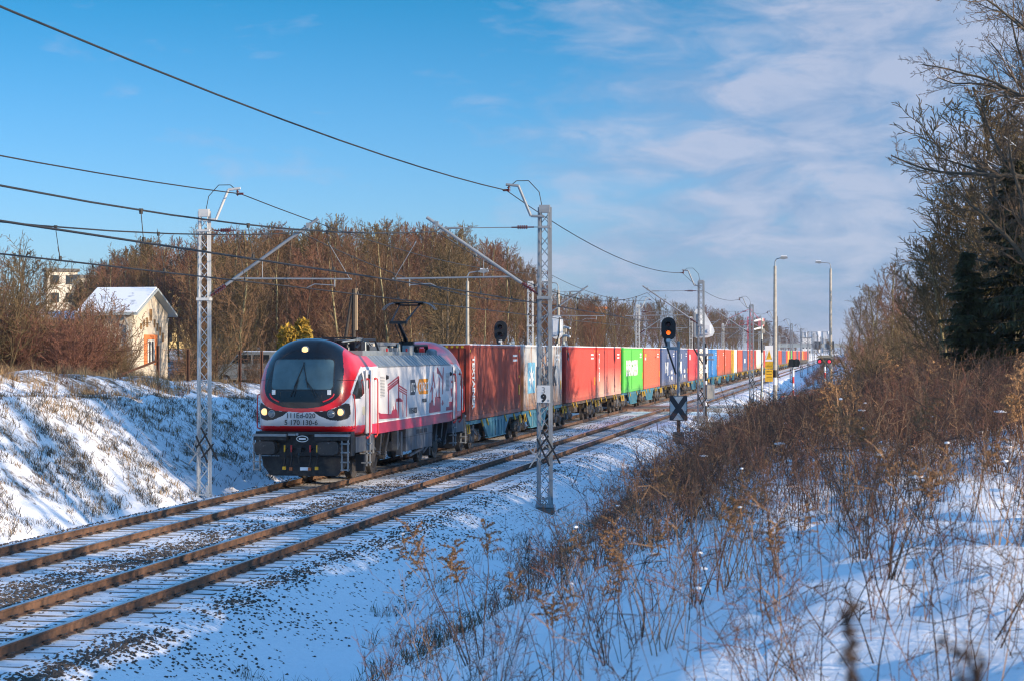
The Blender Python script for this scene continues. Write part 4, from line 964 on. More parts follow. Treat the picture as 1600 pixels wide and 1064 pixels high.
# ---------------------------------------------------------------- overhead wires
def sag(a, b, s, n=16):
    a = Vector(a); b = Vector(b); return [a.lerp(b, i / n) + Vector((0, 0, -4 * s * (i / n) * (1 - i / n))) for i in range(n + 1)]
def wire_mesh(pts_list, r, n=4):
    mb = MB()
    for pts in pts_list: mb.tube(pts, r, n)
    return mb
for side, X, xo in ((1, MX_R, -1.1), (-1, MX_L, 1.1)):
    pl = []
    for i in range(-2, 18): pl.append(sag((X + xo, MY0 + 60.5 * i, 8.36), (X + xo, MY0 + 60.5 * (i + 1), 8.36), .62))
    o = wire_mesh(pl, .016).build('feeder_cable', M_wire); tagp(o, 'single black cable sagging between the mast tops ' + ('right of the tracks' if side > 0 else 'left of the tracks'), 'cable')
for side, X, xm in ((1, XN, MX_R), (-1, XF, MX_L)):
    t = thing('overhead_line', ('contact line with droppers above the near empty track' if side > 0 else 'contact line with droppers above the train'), 'overhead wire', (0, 0, 0))
    pc, pk, pd = [], [], []
    for i in range(-2, 17):
        y0, y1 = MY0 + 60.5 * i, MY0 + 60.5 * (i + 1)
        c = sag((X, y0, 7.22), (X, y1, 7.22), 1.12); pc.append(c)
        for dx in (-.03, .03): pk.append([(X + dx - .25, y0, 5.61), (X + dx + .25, y1, 5.61)] if i % 2 else [(X + dx + .25, y0, 5.61), (X + dx - .25, y1, 5.61)])
        if i < 6:
            for j in range(1, 10):
                f_ = j / 10; z = 7.22 - 4 * 1.12 * f_ * (1 - f_); y = y0 + (y1 - y0) * f_; xx = (-.25 + .5 * f_) if i % 2 else (.25 - .5 * f_); pd.append([(X, y, z), (X + xx, y, 5.62)])
    wire_mesh(pc, .016).build('carrier_wire', M_wire, t); wire_mesh(pk, .014).build('contact_wire', M_wire, t)
    for a, b in pd:
        mb = wire_mesh([[a, b]], .009, 3); mb.cyl(Vector(a) + Vector((0, 0, .03)), Vector(a) - Vector((0, 0, .06)), .04, .03, 5); mb.cyl(Vector(b) + Vector((0, 0, .08)), Vector(b), .03, .035, 5)
        mb.build('dropper', M_wire, t)
# ---------------------------------------------------------------- signals
M_sigw = mat('weathered white enamel', (0.6, 0.63, 0.66), .4, var=.15, vscale=2)
M_amber = mat('lit orange lamp', (1, .3, .03), .3, emit=((1.0, .15, .01), .9)); M_redlamp = mat('lit red lamp', (1, .03, .05), .3, emit=((1.0, .02, .05), .8)); M_lens = mat('dark lens', (.05, .012, .012), .1)
def oval(w, h, n=28):
    r = w / 2; s = (h - w) / 2; return [(r * math.cos(2 * math.pi * i / n), r * math.sin(2 * math.pi * i / n) + (s if i <= n // 2 else -s)) for i in range(n)]
def signal_head(parent, x, z, lit=None, w=.72, h=1.15, y=0, lens2=True):
    mb = MB(); mb.prism(oval(w, h), lambda a, b: (x + a, y - .02, z + b), lambda a, b: (x + a, y + .05, z + b)); 
    mb.bb(x - w * .28, x + w * .28, y + .05, y + .3, z - h * .38, z + h * .38)
    hd = mb.build('signal_head', M_black, parent); bmfix(hd)
    for q, zz in ((0, z + .22), (1, z - .2)):
        mb = MB(); mb.cyl((x, y - .02, zz), (x, y - .04, zz), .13, .13, 16, 0); mb.sphere((x, y - .035, zz), .115, 12, 1, (1, .3, 1))
        hood = MB(); n = 10
        vs = []
        for yy in (y - .03, y - .3):
            for a in np.linspace(-.3, math.pi + .3, n): vs.append((x + .155 * math.cos(a), yy, zz + .155 * math.sin(a)))
        hood.add(vs, [(i, i + 1, n + i + 1, n + i) for i in range(n - 1)], 0, True); hood.build('hood', M_black, hd)
        mb.build('lens', [M_black, lit if (lit and q == 1) else M_lens], hd)
    return hd
def bmfix(o):
    import bmesh
    bm = bmesh.new(); bm.from_mesh(o.data); bmesh.ops.recalc_face_normals(bm, faces=bm.faces); bm.to_mesh(o.data); bm.free()
# main signal with orange light on an outreaching bracket, near right
def main_signal(X, Y, mirror, lit, lab, board):
    k = -1 if mirror else 1; zb = gz(X, Y)
    t = thing('railway_signal', lab, 'signal', (X, Y, 0))
    mb = MB(); mb.cyl((0, 0, .55), (0, 0, 4.25), .085, .075, 12); mb.cyl((0, 0, 4.25), (0, 0, 4.33), .09, .04, 12); mb.build('post', M_galv, t)
    mb = MB(); mb.cyl((0, 0, zb), (0, 0, .6), .1, .1, 10); mb.build('post_foot', M_black, t)
    mb = MB(); mb.box((0, 0, zb + .1), (.52, .4, .95)); mb.build('foundation', M_concrete_d, t)
    mb = MB(); mb.bb(min(0, -.5 * k), max(0, -.5 * k), -.07, .07, 3.9, 4.05); mb.bb(-.62 * k - .15, -.62 * k + .15, -.1, .1, 4.0, 4.08); mb.cyl((-.5 * k, 0, 4.05), (-.5 * k, 0, 4.45), .09, .07, 10); mb.cyl((-.62 * k, .02, 4.0), (-.62 * k, .02, 4.4), .05, .05, 6)
    mb.build('bracket', M_galv, t)
    signal_head(t, -.5 * k, 4.93, lit)
    mb = MB(); mb.beam((-.7 * k, -.02, 4.42), (-.12 * k, -.12, 2.7), .06, .08); mb.build('cable_duct', M_black, t)
    mb = MB(); mb.box((-.5 * k, -.08, 4.38), (.2, .02, .1)); mb.build('number_plate', M_sigw, t)
    if board:
        X0 = 0; mb = MB(); mb.bb(-.42, .42, -.14, -.11, .42, 1.62); b = mb.build('cross_board', mat('pale grey board', (.50, .50, .48), .5, var=.05), t)
        mb = MB()
        w1, w2, zl, zh = .15, .21, .43, 1.61
        for k_ in (1, -1):
            pl = [(-.41, zl), (-.41 + w1, zl), (.41, zh - w2), (.41, zh), (.41 - w1, zh), (-.41, zl + w2)]
            mb.prism([(k_ * p, q) for p, q in pl], lambda p, q: (p, -.146 - .001 * k_, q), lambda p, q: (p, -.150 - .001 * k_, q))
        mb.build('cross_mark', mat('board black', (.02, .022, .028), .5), b); bmfix(b.children[0])
        mb = MB()
        for x0, x1, z0, z1 in ((-.44, -.41, .4, 1.64), (.41, .44, .4, 1.64), (-.41, .41, .4, .43), (-.41, .41, 1.61, 1.64)): mb.bb(x0, x1, -.16, -.105, z0, z1)
        mb.build('frame', mat('board black', (.02, .022, .028), .5), b)
    return t
main_signal(-8.4, 100, False, M_amber, 'signal with glowing orange lamp above a black and white cross board', True)
main_signal(-18.6, 110, False, None, 'black signal head rising behind the first brown container', False)
# back-to-front signals seen from behind, white housings
def back_signal(X, Y, lab, triangular, striped, zc):
    t = thing('railway_signal', lab, 'signal', (X, Y, 0)); zb = gz(X, Y)
    mb = MB()
    if striped:
        mb.cyl((0, 0, zb + .3), (0, 0, 4.3), .075, .075, 10, 0)
        for k in range(4): mb.cyl((0, 0, .55 + k * 1.0), (0, 0, 1.05 + k * 1.0), .079, .079, 10, 1)
    else: mb.cyl((0, 0, zb), (0, 0, 4.3), .08, .08, 10, 2)
    mb.build('post', [M_black, M_white, M_sigw], t)
    mb = MB()
    if triangular:
        pl = [(-.55, .2), (-.55, .75), (-.42, 1.0), (-.2, 1.08), (.05, .95), (.62, -.05), (.72, -.35), (.6, -.6), (.3, -.7), (-.4, -.72), (-.55, -.5)]
        mb.prism(pl, lambda a, b: (a - .2, .12, zc + b), lambda a, b: (a - .2, .18, zc + b)); o_ = None
        hd = mb.build('signal_backboard', M_sigw, t); bmfix(hd)
        mb = MB(); mb.bb(-.25, .25, -.14, .12, zc - .5, zc + .05, 0); mb.cyl((.18, -.1, zc - .3), (.18, -.2, zc - .3), .12, .1, 10); mb.bb(-.72, -.6, -.3, .3, zc - .7, zc + .8, 1); mb.bb(-.45, -.3, -.1, .12, zc - .5, zc + .75, 0); mb.build('lamp_housing', [M_sigw, M_galv], t)
        mb = MB(); mb.bb(-.5, .45, -.12, .12, 3.55, 3.72, 0); mb.bb(.1, .5, -.2, .2, 3.3, 3.38, 0); mb.tube([(-.7, 0, zc - .5), (-.72, 0, 4.0), (-.3, -.1, 3.3), (0, -.08, 2.8)], .05, 6, 1); mb.build('bracket', [M_galv, M_black], t)
    else:
        mb.prism(oval(.8, 1.5), lambda a, b: (a, .1, zc + b), lambda a, b: (a, .16, zc + b)); hd = mb.build('signal_backboard', M_sigw, t); bmfix(hd)
        mb = MB(); mb.bb(-.22, .22, -.15, .1, zc - .5, zc + .5, 0); mb.bb(-.5, -.3, -.1, .05, zc - .4, zc + .1, 0); mb.build('lamp_housing', [M_sigw], t)
        mb = MB(); mb.bb(-.5, .2, -.1, .1, 4.05, 4.2, 0); mb.tube([(.2, -.12, zc + .6), (.2, -.16, zc - .4), (-.1, -.1, 4.0)], .04, 6, 1); mb.build('bracket', [M_sigw, M_black], t)
    if striped:
        mb = MB(); mb.bb(-.75, .1, -.15, .5, zb + .0, zb + .6, 0) ; mb.build('foundation', M_concrete, t)
        mb = MB(); mb.bb(.05, .52, -.2, .1, .95, 1.85, 0); mb.bb(.09, .48, -.215, -.2, 1.0, 1.8, 1); mb.bb(-.14, .05, -.12, .05, .95, 1.85, 2); mb.build('relay_box', [M_galv, mat('beige relay door', (.42, .40, .33), .5), mat('tan wood', (.35, .25, .15), .7)], t)
back_signal(-8.6, 122, 'white backed signal on a black and white banded post beside the second mast', True, True, 5.35)
back_signal(-18.3, 126, 'tall white signal housing partly hidden behind the nearest lattice mast', False, False, 5.35)
t = thing('relay_cabinet', 'low grey concrete cable box at the foot of the banded signal post', 'cable box', (-8.1, 119.0, 0)); z = gz(-8.1, 119)
mb = MB(); mb.bb(-.55, .75, -.4, .4, z - .1, z + .45); mb.bb(-.6, .8, -.45, .45, z + .45, z + .52); mb.build('box', M_concrete, t); mb = MB(); mb.beam((.7, -.2, z + .3), (1.3, -.6, z - .1), .35, .06); mb.build('lid', M_concrete_d, t)
# culvert mouth
zc = gz(-6.9, 116); t = thing('culvert_pipe', 'round black culvert mouth in the snowy bank', 'culvert', (-6.75, 116, zc + .15))
mb = MB(); n = 20
for r0, r1, y0, y1, m_ in ((.48, .48, -.5, 1.0, 0), (.40, .40, -.5, 1.0, 1)):
    vs = [(r0 * math.cos(2 * math.pi * i / n), y, r0 * math.sin(2 * math.pi * i / n)) for y in (y0, y1) for i in range(n)]
    mb.add(vs, [(i, (i + 1) % n, n + (i + 1) % n, n + i) for i in range(n)], m_, True)
mb.add([(r_ * math.cos(2 * math.pi * i / n), -.5, r_ * math.sin(2 * math.pi * i / n)) for r_ in (.48, .40) for i in range(n)], [(i, (i + 1) % n, n + (i + 1) % n, n + i) for i in range(n)], 0)
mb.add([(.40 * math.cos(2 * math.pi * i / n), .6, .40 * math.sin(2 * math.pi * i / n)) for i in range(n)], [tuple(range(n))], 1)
mb.build('pipe', [M_concrete_d, M_black], t)
# ---------------------------------------------------------------- lamp posts
def lamp_post(X, Y, top, r0, r1, side, arm, lab, steel=False):
    zb = gz(X, Y) if Y < 132 or abs(X) > 14 else gz(X, Y)
    t = thing('street_lamp', lab, 'street lamp', (X, Y, zb), group='lamp posts around the crossing')
    h = top - zb; hp = h - .55
    mb = MB(); mb.cyl((0, 0, -.2), (0, 0, hp), r0, r1, 16); mb.build('pole', M_concrete, t)
    mb = MB(); mb.tube([(0, 0, hp - .1), (0, 0, h - .25), (side * .1, 0, h - .05), (side * arm, 0, h + .05)], .035, 8); mb.build('arm', M_galv, t)
    mb = MB(); mb.prism([(arm - .15, h - .02), (arm + .15, h - .08), (arm + .5, h + .0), (arm + .45, h + .12), (arm, h + .14)], lambda a, b: (side * a, -.12, b), lambda a, b: (side * a, .12, b)); o_ = mb.build('lamp_head', M_galv, t); bmfix(o_)
    mb = MB(); mb.bb(min(side * (arm - .02), side * (arm + .42)), max(side * (arm - .02), side * (arm + .42)), -.11, .11, h + .14, h + .19); mb.build('snow_cap', M_snow, t)
    return t, zb
t, zb = lamp_post(-5.45, 149.5, 10.65, .17, .105, 1, .45, 'concrete lamp post with a banded foot standing right of the crossing, lamp pointing right')
mb = MB(); mb.cyl((0, 0, 1.7), (0, 0, 2.25), .164, .160, 16, 0); mb.cyl((0, 0, 2.25), (0, 0, 2.8), .161, .157, 16, 1); mb.build('painted_band', [M_white, M_black], t)
lamp_post(-1.75, 186, 11.9, .17, .105, -1, .9, 'concrete lamp post with its lamp pointing left, behind the crossing lights')
lamp_post(-22.5, 118, 8.55, .13, .09, 1, .8, 'pale lamp post rising behind the first containers, lamp pointing right')
lamp_post(-20.5, 142, 8.7, .13, .1, -1, .6, 'pale lamp post behind the red container, lamp pointing left')
def camera_pole(X, Y, top, lab, k):
    zb = gz(X, Y); t = thing('camera_pole', lab, 'camera pole', (X, Y, zb)); h = top - zb
    mb = MB(); mb.cyl((0, 0, -.1), (0, 0, h), .085, .075, 12, 0); mb.cyl((0, 0, h * .62), (0, 0, h * .76), .09, .09, 12, 1); mb.build('pole', [mat('pale green grey steel', (.42, .45, .42), .5), M_navyp], t)
    for q, z in enumerate((h - .15, h - .75)):
        mb = MB(); mb.cyl((0, 0, z), (k * .3, -.2, z - .02), .04, .04, 6); mb.beam((k * .1, -.15, z + .05), (k * .55, -.5, z - .08), .11, .11); mb.build('camera', M_sigw, t)
        mb = MB(); mb.bb(-.02, .22, -.12, .12, z - .35, z - .08); mb.build('junction_box', M_concrete, t)
camera_pole(-6.35, 148, 6.25, 'slim pole with two white cameras near top, left of the banded lamp post', -1)
camera_pole(-20.4, 144, 5.7, 'short pole with two floodlights behind the red container', 1)
# yellow warning boards
t = thing('warning_sign', 'white and yellow warning board on a thin post before the crossing', 'sign', (-6.1, 155, gz(-6.1, 155)))
mb = MB(); mb.cyl((0, 0, 0), (0, 0, 5.1), .035, .035, 8); mb.build('post', M_galv, t)
for z0, z1, m_ in ((4.15, 5.35, M_white), (3.6, 4.14, M_yel), (2.62, 3.55, M_yel)):
    mb = MB(); mb.bb(-.3, .3, -.06, -.04, z0 - .45, z1 - .45); mb.build('board', m_, t)
mb = MB(); mb.add([(-.22, -.063, 3.85), (.22, -.063, 3.85), (0, -.063, 4.6)], [(0, 1, 2)]); mb.build('triangle', M_yel, t)
mb = MB(); mb.bb(-.02, .02, -.066, -.064, 4.0, 4.35); mb.build('mark', M_black, t)
mb = MB(); 
for z in (3.35, 2.95, 2.7, 2.5): mb.bb(-.2, .2, -.064, -.061, z, z + .04)
mb.build('line', M_black, t)
# crossing lights and barrier
def banded(mb, p0, p1, r, n, first=0):
    p0 = Vector(p0); p1 = Vector(p1)
    for k in range(n): mb.cyl(p0.lerp(p1, k / n), p0.lerp(p1, (k + 1) / n), r, r, 10, (k + first) % 2)
def crossing_light(X, Y, lab, facing, h):
    zb = gz(X, Y); t = thing('crossing_light', lab, 'crossing light', (X, Y, zb))
    mb = MB(); banded(mb, (0, 0, -.1), (0, 0, h - .7), .075, 6, 0); mb.build('post', [M_red, M_white], t)
    mb = MB(); mb.cyl((0, 0, h - .75), (0, 0, h), .06, .06, 8)
    if facing:
        mb.cyl((-.55, 0, h - .25), (.55, 0, h - .25), .05, .05, 8); mb.build('crossarm', M_concrete_d, t)
        mb = MB(); mb.prism(oval(.55, 1.35), lambda a, b: (b, .06, h - .25 + a), lambda a, b: (b, .1, h - .25 + a)); o_ = mb.build('backboard', mat('drab board', (.2, .19, .15), .6), t); bmfix(o_)
        for x in (-.38, .42):
            mb = MB(); mb.cyl((x, .05, h - .25), (x, -.2, h - .25), .17, .19, 12, 0); mb.sphere((x - .05, -.2, h - .27), .13, 10, 1, (1, .3, 1)); mb.build('lamp', [M_black, M_redlamp], t)
        mb = MB(); mb.prism([(-.75, h + .02), (.75, h + .02), (.5, h + .25), (-.5, h + .25)], lambda a, b: (a, -.2, b), lambda a, b: (a, .1, b)); o_ = mb.build('hood', mat('drab board', (.2, .19, .15), .6), t); bmfix(o_)
    else:
        mb.build('crossarm', M_galv, t)
        for x in (-.1, .22):
            mb = MB(); mb.cyl((x, -.1, h - .15), (x + .1, .25, h - .15), .28, .2, 12, 0); mb.bb(x - .25, x + .2, -.12, -.02, h - .45, h + .1); mb.build('lamp_housing', M_black, t)
        mb = MB(); mb.cyl((.3, .2, h - .1), (.95, .4, h - .1), .16, .16, 10); mb.build('lamp_housing', M_concrete_d, t)
crossing_light(-4.15, 150.5, 'red and white banded post with black lamp box seen from behind at the crossing', False, 3.5)
crossing_light(-2.1, 172, 'red and white banded post carrying twin glowing red lamps', True, 3.55)
zb = .05
t = thing('crossing_barrier', 'lowered red and white barrier boom beside the crossing road', 'barrier', (-5.1, 152, gz(-4, 152)))
mb = MB(); banded(mb, (0, 0, .85), (3.6, 3, 1.05), .06, 14, 0); mb.build('boom', [M_red, M_white], t)
mb = MB(); mb.bb(3.4, 4.0, 2.8, 3.5, 0, 1.2); mb.build('drive_housing', M_sigw, t)
mb = MB(); mb.bb(2.9, 3.4, 3.2, 3.6, .2, 1.3); mb.build('counterweight', M_concrete_d, t)
t = thing('tube_railing', 'low red and white tube railing around the barrier drive', 'railing', (-2.6, 152.5, gz(-2.6, 152.5)))
mb = MB(); pts = [(0, 0, -.1), (0, 0, 1.15), (.15, 0, 1.32), (2.6, 2, 1.6), (2.75, 2, 0.0)]
for a, b, n in ((pts[0], pts[1], 3), (pts[1], pts[2], 1), (pts[2], pts[3], 7), (pts[3], pts[4], 3), ((0, 0, .45), (2.75, 2, .6), 5)): banded(mb, a, b, .035, n, 1)
mb.build('rail', [M_red, M_white], t)
# ---------------------------------------------------------------- buildings
M_cream = mat('cream render', (0.56, 0.50, 0.41), .85, var=.08, vscale=.6, col2=(0.5, .42, .3), thr=(.62, .75))
M_fascia = mat('grey fascia', (0.33, 0.37, 0.38), .6)
M_brick = mat('orange brick', (0.62, 0.19, 0.06), .8, var=.2, vscale=6)
M_winf = mat('white window frame', (0.75, 0.75, 0.72), .5)
hx, hy = -47.1, 128.0; hz = 2.9
t = thing('railway_house', 'cream rendered house with a snowy gable roof behind the brambles', 'house', (hx, hy, hz)); w_, e_, ap = 7.0, 6.45 - hz, 7.95 - hz; ln = 3.6
mb = MB(); mb.prism([(0, -3), (w_, -3), (w_, e_), (w_ / 2, ap), (0, e_)], lambda a, b: (-ln, a, b), lambda a, b: (0, a, b)); o_ = mb.build('wall', M_cream, t); bmfix(o_)
mb = MB(); sl = (ap - e_) / (w_ / 2)
for s, a0 in ((0, -.55), (1, w_ + .55)):
    zed = e_ - .55 * sl
    p = [(a0, zed), (w_ / 2, ap), (w_ / 2, ap + .16), (a0, zed + .16)]
    mb.prism(p, lambda a, b: (-ln - .25, a, b), lambda a, b: (.55, a, b), 0)
rf = mb.build('roof', [M_fascia], t); bmfix(rf)
mb = MB(); p = [(-.5, e_ - .5 * sl + .17), (w_ / 2, ap + .17), (w_ / 2, ap + .25), (-.5, e_ - .5 * sl + .23)]
mb.prism(p, lambda a, b: (-ln - .2, a, b), lambda a, b: (.45, a, b), 0); o_ = mb.build('roof_snow', mat('patchy roof snow', (.84, .85, .88), .8, col2=(.3, .32, .36), vscale=.5, thr=(.58, .68)), rf); bmfix(o_)
for z0, z1, yc, wd in ((2.9, 3.7, 3.5, .24), (2.45, 3.1, 2.8, .15), (2.5, 2.9, 2.2, .15), (2.45, 3.0, 4.25, .15), (2.2, 2.75, 4.85, .15), (1.9, 2.5, 5.4, .15), (1.5, 2.1, 5.95, .15), (2.3, 2.7, 1.6, .15)):
    mb = MB(); mb.bb(.0, .04, yc - wd, yc + wd, z0 + .1, z1 + .1); mb.build('wall_niche', mat('ochre niche', (.24, .14, .06), .9), t)
mb = MB(); mb.bb(0, .05, 2.2, 2.75, .0, 1.75); mb.bb(0, .05, 4.25, 4.8, .0, 1.75); mb.bb(0, .05, 2.2, 4.8, 1.75, 2.05); mb.build('brick_surround', M_brick, t)
wf = MB(); wf.bb(.0, .03, 2.75, 4.25, .1, 1.75); wo = wf.build('window', mat('dim window pane', (.05, .05, .055), .5), t)
mb = MB()
for y0, y1 in ((2.85, 3.0), (3.42, 3.57), (4.0, 4.15)): mb.bb(.03, .06, y0, y1, .1, 1.62)
mb.bb(.03, .06, 2.85, 4.15, 1.60, 1.72); mb.build('frame', M_winf, wo)
mb = MB(); mb.tube([(-.4, -.5, e_ - .35), (-.3, -.12, e_ - .9), (-.3, -.12, -.5)], .06, 8); mb.build('downpipe', M_galv, t)
mb = MB(); mb.tube([(-.1, w_ + .4, e_ - .35), (-.1, w_ + .1, e_ - .9), (-.1, w_ + .1, -.5)], .06, 8); mb.build('downpipe', M_galv, t)
t = thing('shed_annex', 'low annex with snowy roof left of the cream house', 'shed', (hx - ln - .3, hy + 1.0, hz))
mb = MB(); mb.bb(-9, 0, 0, 4.5, -3, 3.0); mb.build('wall', M_cream, t); mb = MB(); mb.prism([(-.4, 3.0), (4.9, 3.6), (4.9, 3.75), (-.4, 3.15)], lambda a, b: (-9.3, a, b), lambda a, b: (-.02, a, b)); o_ = mb.build('roof', M_snow, t); bmfix(o_)
def block(name, lab, X, Y, w, d, h, rz, wall, cols, rows, cat='building', roof=None, zb=None, win=True):
    zb = gz(X, Y) if zb is None else zb
    t = thing(name, lab, cat, (X, Y, zb), R(rz)); mb = MB(); mb.bb(-w / 2, w / 2, -d / 2, d / 2, -2, h); mb.build('wall', wall, t)
    mb = MB(); mb.bb(-w / 2 - .3, w / 2 + .3, -d / 2 - .3, d / 2 + .3, h, h + .5); mb.build('roof', roof or M_concrete_d, t)
    if win:
        for j in range(rows):
            for i in range(cols):
                x = -w / 2 + (i + .5) * w / cols; z = 1.2 + j * 2.9
                if z > h - 1.5: continue
                mb = MB(); mb.bb(x - w / cols * .28, x + w / cols * .28, -d / 2 - .04, -d / 2 + .01, z, z + 1.5); mb.build('window', M_glass, t)
    return t
def ray(u, D):  # a point straight out at a bearing given by picture column u, depth D
    a = (u - 800) / 3145; return (-math.sin(THETA) * D + math.cos(THETA) * a * D, math.cos(THETA) * D + math.sin(THETA) * a * D)
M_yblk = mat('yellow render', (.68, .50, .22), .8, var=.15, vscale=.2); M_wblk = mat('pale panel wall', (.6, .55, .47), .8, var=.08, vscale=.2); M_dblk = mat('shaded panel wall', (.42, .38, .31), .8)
x, y = ray(95, 330); block('apartment_block', 'cream and yellow apartment block far behind the brambles at left', x, y, 5, 2.5, 12.0, 35, M_wblk, 2, 4)
x, y = ray(122, 332); block('apartment_block', 'drab apartment wing with pale edge beside the cream block', x, y, 3.2, 5, 11.0, -8, M_dblk, 2, 5, win=False)
x, y = ray(278, 350); block('apartment_block', 'yellow apartment block glimpsed through the bare trees', x, y, 6.5, 6, 13.6, 30, M_yblk, 3, 4)
x, y = ray(251, 350); block('apartment_block', 'narrow yellow stair tower seen through the trees beside the yellow block', x, y, 1.2, 2, 13.2, 20, M_yblk, 1, 0, win=False)
x, y = ray(926, 420); block('brick_house', 'orange roofed house top peeping over the wood', x, y, 4.2, 4, 12.6, 30, M_brick, 2, 2, 'house', roof=M_brick, zb=0)
M_tower = mat('shade toned tower wall', (.42, .45, .50), .8, var=.06, vscale=.02); M_twhite = mat('white stair tower', (.85, .85, .85), .7)  # blue-grey of the shaded tower facades is put into the wall colour
for u, D, w, h, lab in ((1256, 3150, 9, 33, 'leftmost pale apartment tower on the skyline, half hidden by the bare trees'), (1274, 3200, 12, 34.5, 'middle pale apartment tower on the skyline with white stair shaft'), (1290.5, 3220, 12, 34.8, 'right pale apartment tower on the skyline beside the lamp post')):
    x, y = ray(u, D); t = block('tower_block', lab, x, y, w, 14, h, 8, M_tower, 7, 5, zb=0)
    mb = MB(); mb.bb(w * .28, w * .6, -8.2, -7.05, 0, h + .8); mb.bb(w * .2, w * .62, -8.3, -7.0, h - 3.6, h + 1.2); mb.build('stair_shaft', M_twhite, t)
x, y = ray(1259, 1300); block('warehouse', 'low white hall at the far end of the line', x, y, 6, 14, 10.5, 5, mat('white hall', (.7, .7, .7), .7), 3, 2)
for u, D, w, h in ((1283, 1350, 8, 9),): 
    x, y = ray(u, D)
t = thing('signal_gantry', 'far dark signal gantry spanning the tracks', 'gantry', (XN - 2, 640, 0)); mb = MB(); mb.bb(-10, 12, -.5, .5, 5.2, 6.4); mb.cyl((-10, 0, -1), (-10, 0, 6), .2, .2, 8); mb.cyl((12, 0, -1), (12, 0, 6), .2, .2, 8); mb.build('frame', M_fascia, t)
mb = MB(); 
for x_ in (3.5, 7.5): mb.bb(x_ - 1.2, x_ + 1.2, -.7, -.5, 4.6, 7.2)
mb.build('board', M_navyp, t)
# tower crane
M_crane = mat('crane red', (.62, .06, .08), .6)
x, y = ray(1172, 620); t = thing('tower_crane', 'red tower crane beyond the bare trees', 'crane', (x, y, 0), R(-9.5))
mb = MB()
def truss(mb, a, b, w, n):
    a = Vector(a); b = Vector(b); d = (b - a).normalized(); u = d.cross(Vector((0, 1, 0))).normalized() * w / 2; v = Vector((0, w / 2, 0)); cs = [u + v, u - v, -u - v, -u + v]
    for c in cs: mb.beam(a + c, b + c, .15, .15)
    for k in range(n):
        p, q = a.lerp(b, k / n), a.lerp(b, (k + 1) / n)
        for i in range(4): mb.beam(p + cs[i], q + cs[(i + 1) % 4], .08, .08)
truss(mb, (0, 0, 0), (0, 0, 14.5), 1.5, 8); mb.build('tower', M_crane, t)
mb = MB(); truss(mb, (0, 0, 12.6), (-12.5, 0, 12.6), 1.1, 9); truss(mb, (0, 0, 12.6), (3.5, 0, 12.6), 1.1, 3); mb.build('jib', M_crane, t)
mb = MB(); mb.bb(2.6, 4.2, -.8, .8, 11.6, 14.0); mb.build('counterweight', mat('crane pink', (.7, .2, .2), .6), t)
mb = MB(); mb.cyl((0, 0, 14.5), (0, 0, 17), .3, .1, 6); mb.cyl((0, 0, 17), (-9, 0, 13), .07, .07, 4); mb.cyl((0, 0, 17), (3.4, 0, 13), .07, .07, 4); mb.build('tie', M_crane, t)
# fence posts on the left terrace
px = [(135, 96, 1.75), (247, 92, 2.35), (294, 94, 2.1), (338, 96, 2.0), (375, 99, 1.9), (409, 101, 1.8)]
for i, (u, D, h) in enumerate(px):
    x, y = ray(u, D); z = gz(x, y); h = 3.8 + (549.5 - [538, 540, 545, 546, 547, 548][i]) * D / 3145 - z
    lab = ['rusty fence post deep in the brambles, leftmost of the row', 'rusty fence post with a slanting brace below the cream house', 'rusty fence post between the brace post and the white mast', 'rusty fence post just right of the white lattice mast', 'rusty fence post midway to the parked van', 'rusty fence post directly in front of the parked van'][i]
    t = thing('fence_post', lab, 'fence post', (x, y, z), group='rusty fence posts on the left bank')
    mb = MB(); mb.bb(-.06, .06, -.01, .01, -.3, h); mb.bb(-.06, -.045, -.06, .06, -.3, h); mb.bb(.045, .06, -.06, .06, -.3, h); mb.build('post', M_rust, t)
    if i == 1: mb = MB(); mb.beam((0, 0, h * .6), (-2.0, -.4, .2), .1, .1); mb.build('brace', M_rust, t)
for (sx_, sy_), (ex, ey) in zip([ray(u, D) for u, D, h in px], [ray(u, D) for u, D, h in px][1:]): pass
pts = [ray(u, D) for u, D, h in px]; mb = MB()
for q in (.5, 1.0, 1.5):
    for a, b in zip(pts, pts[1:]): mb.tube(sag((a[0], a[1], gz(*a) + q), (b[0], b[1], gz(*b) + q), .04, 4), .008, 3)
tagp(mb.build('fence_wire', M_rust), 'three thin rusty wires strung between the fence posts', 'fence wire')
x, y = ray(553, 122); t = thing('utility_pole', 'dark braced wooden pole in front of the wood above the locomotive', 'utility pole', (x, y, gz(x, y)))
h = 3.8 + (549.5 - 452) * 122 / 3145 - gz(x, y)
mb = MB(); mb.cyl((0, 0, -.3), (0, 0, h), .13, .11, 10); mb.build('pole', mat('tarred wood', (.05, .04, .032), .8), t); mb = MB(); mb.cyl((-1.1, 0, -.3), (-.12, 0, h - .4), .1, .09, 8); mb.build('strut', mat('tarred wood', (.05, .04, .032)), t); mb = MB(); mb.bb(.1, .22, -.1, .1, h - 2.5, h + .05); mb.build('cable_cover', mat('tan wood', (.35, .25, .15)), t)
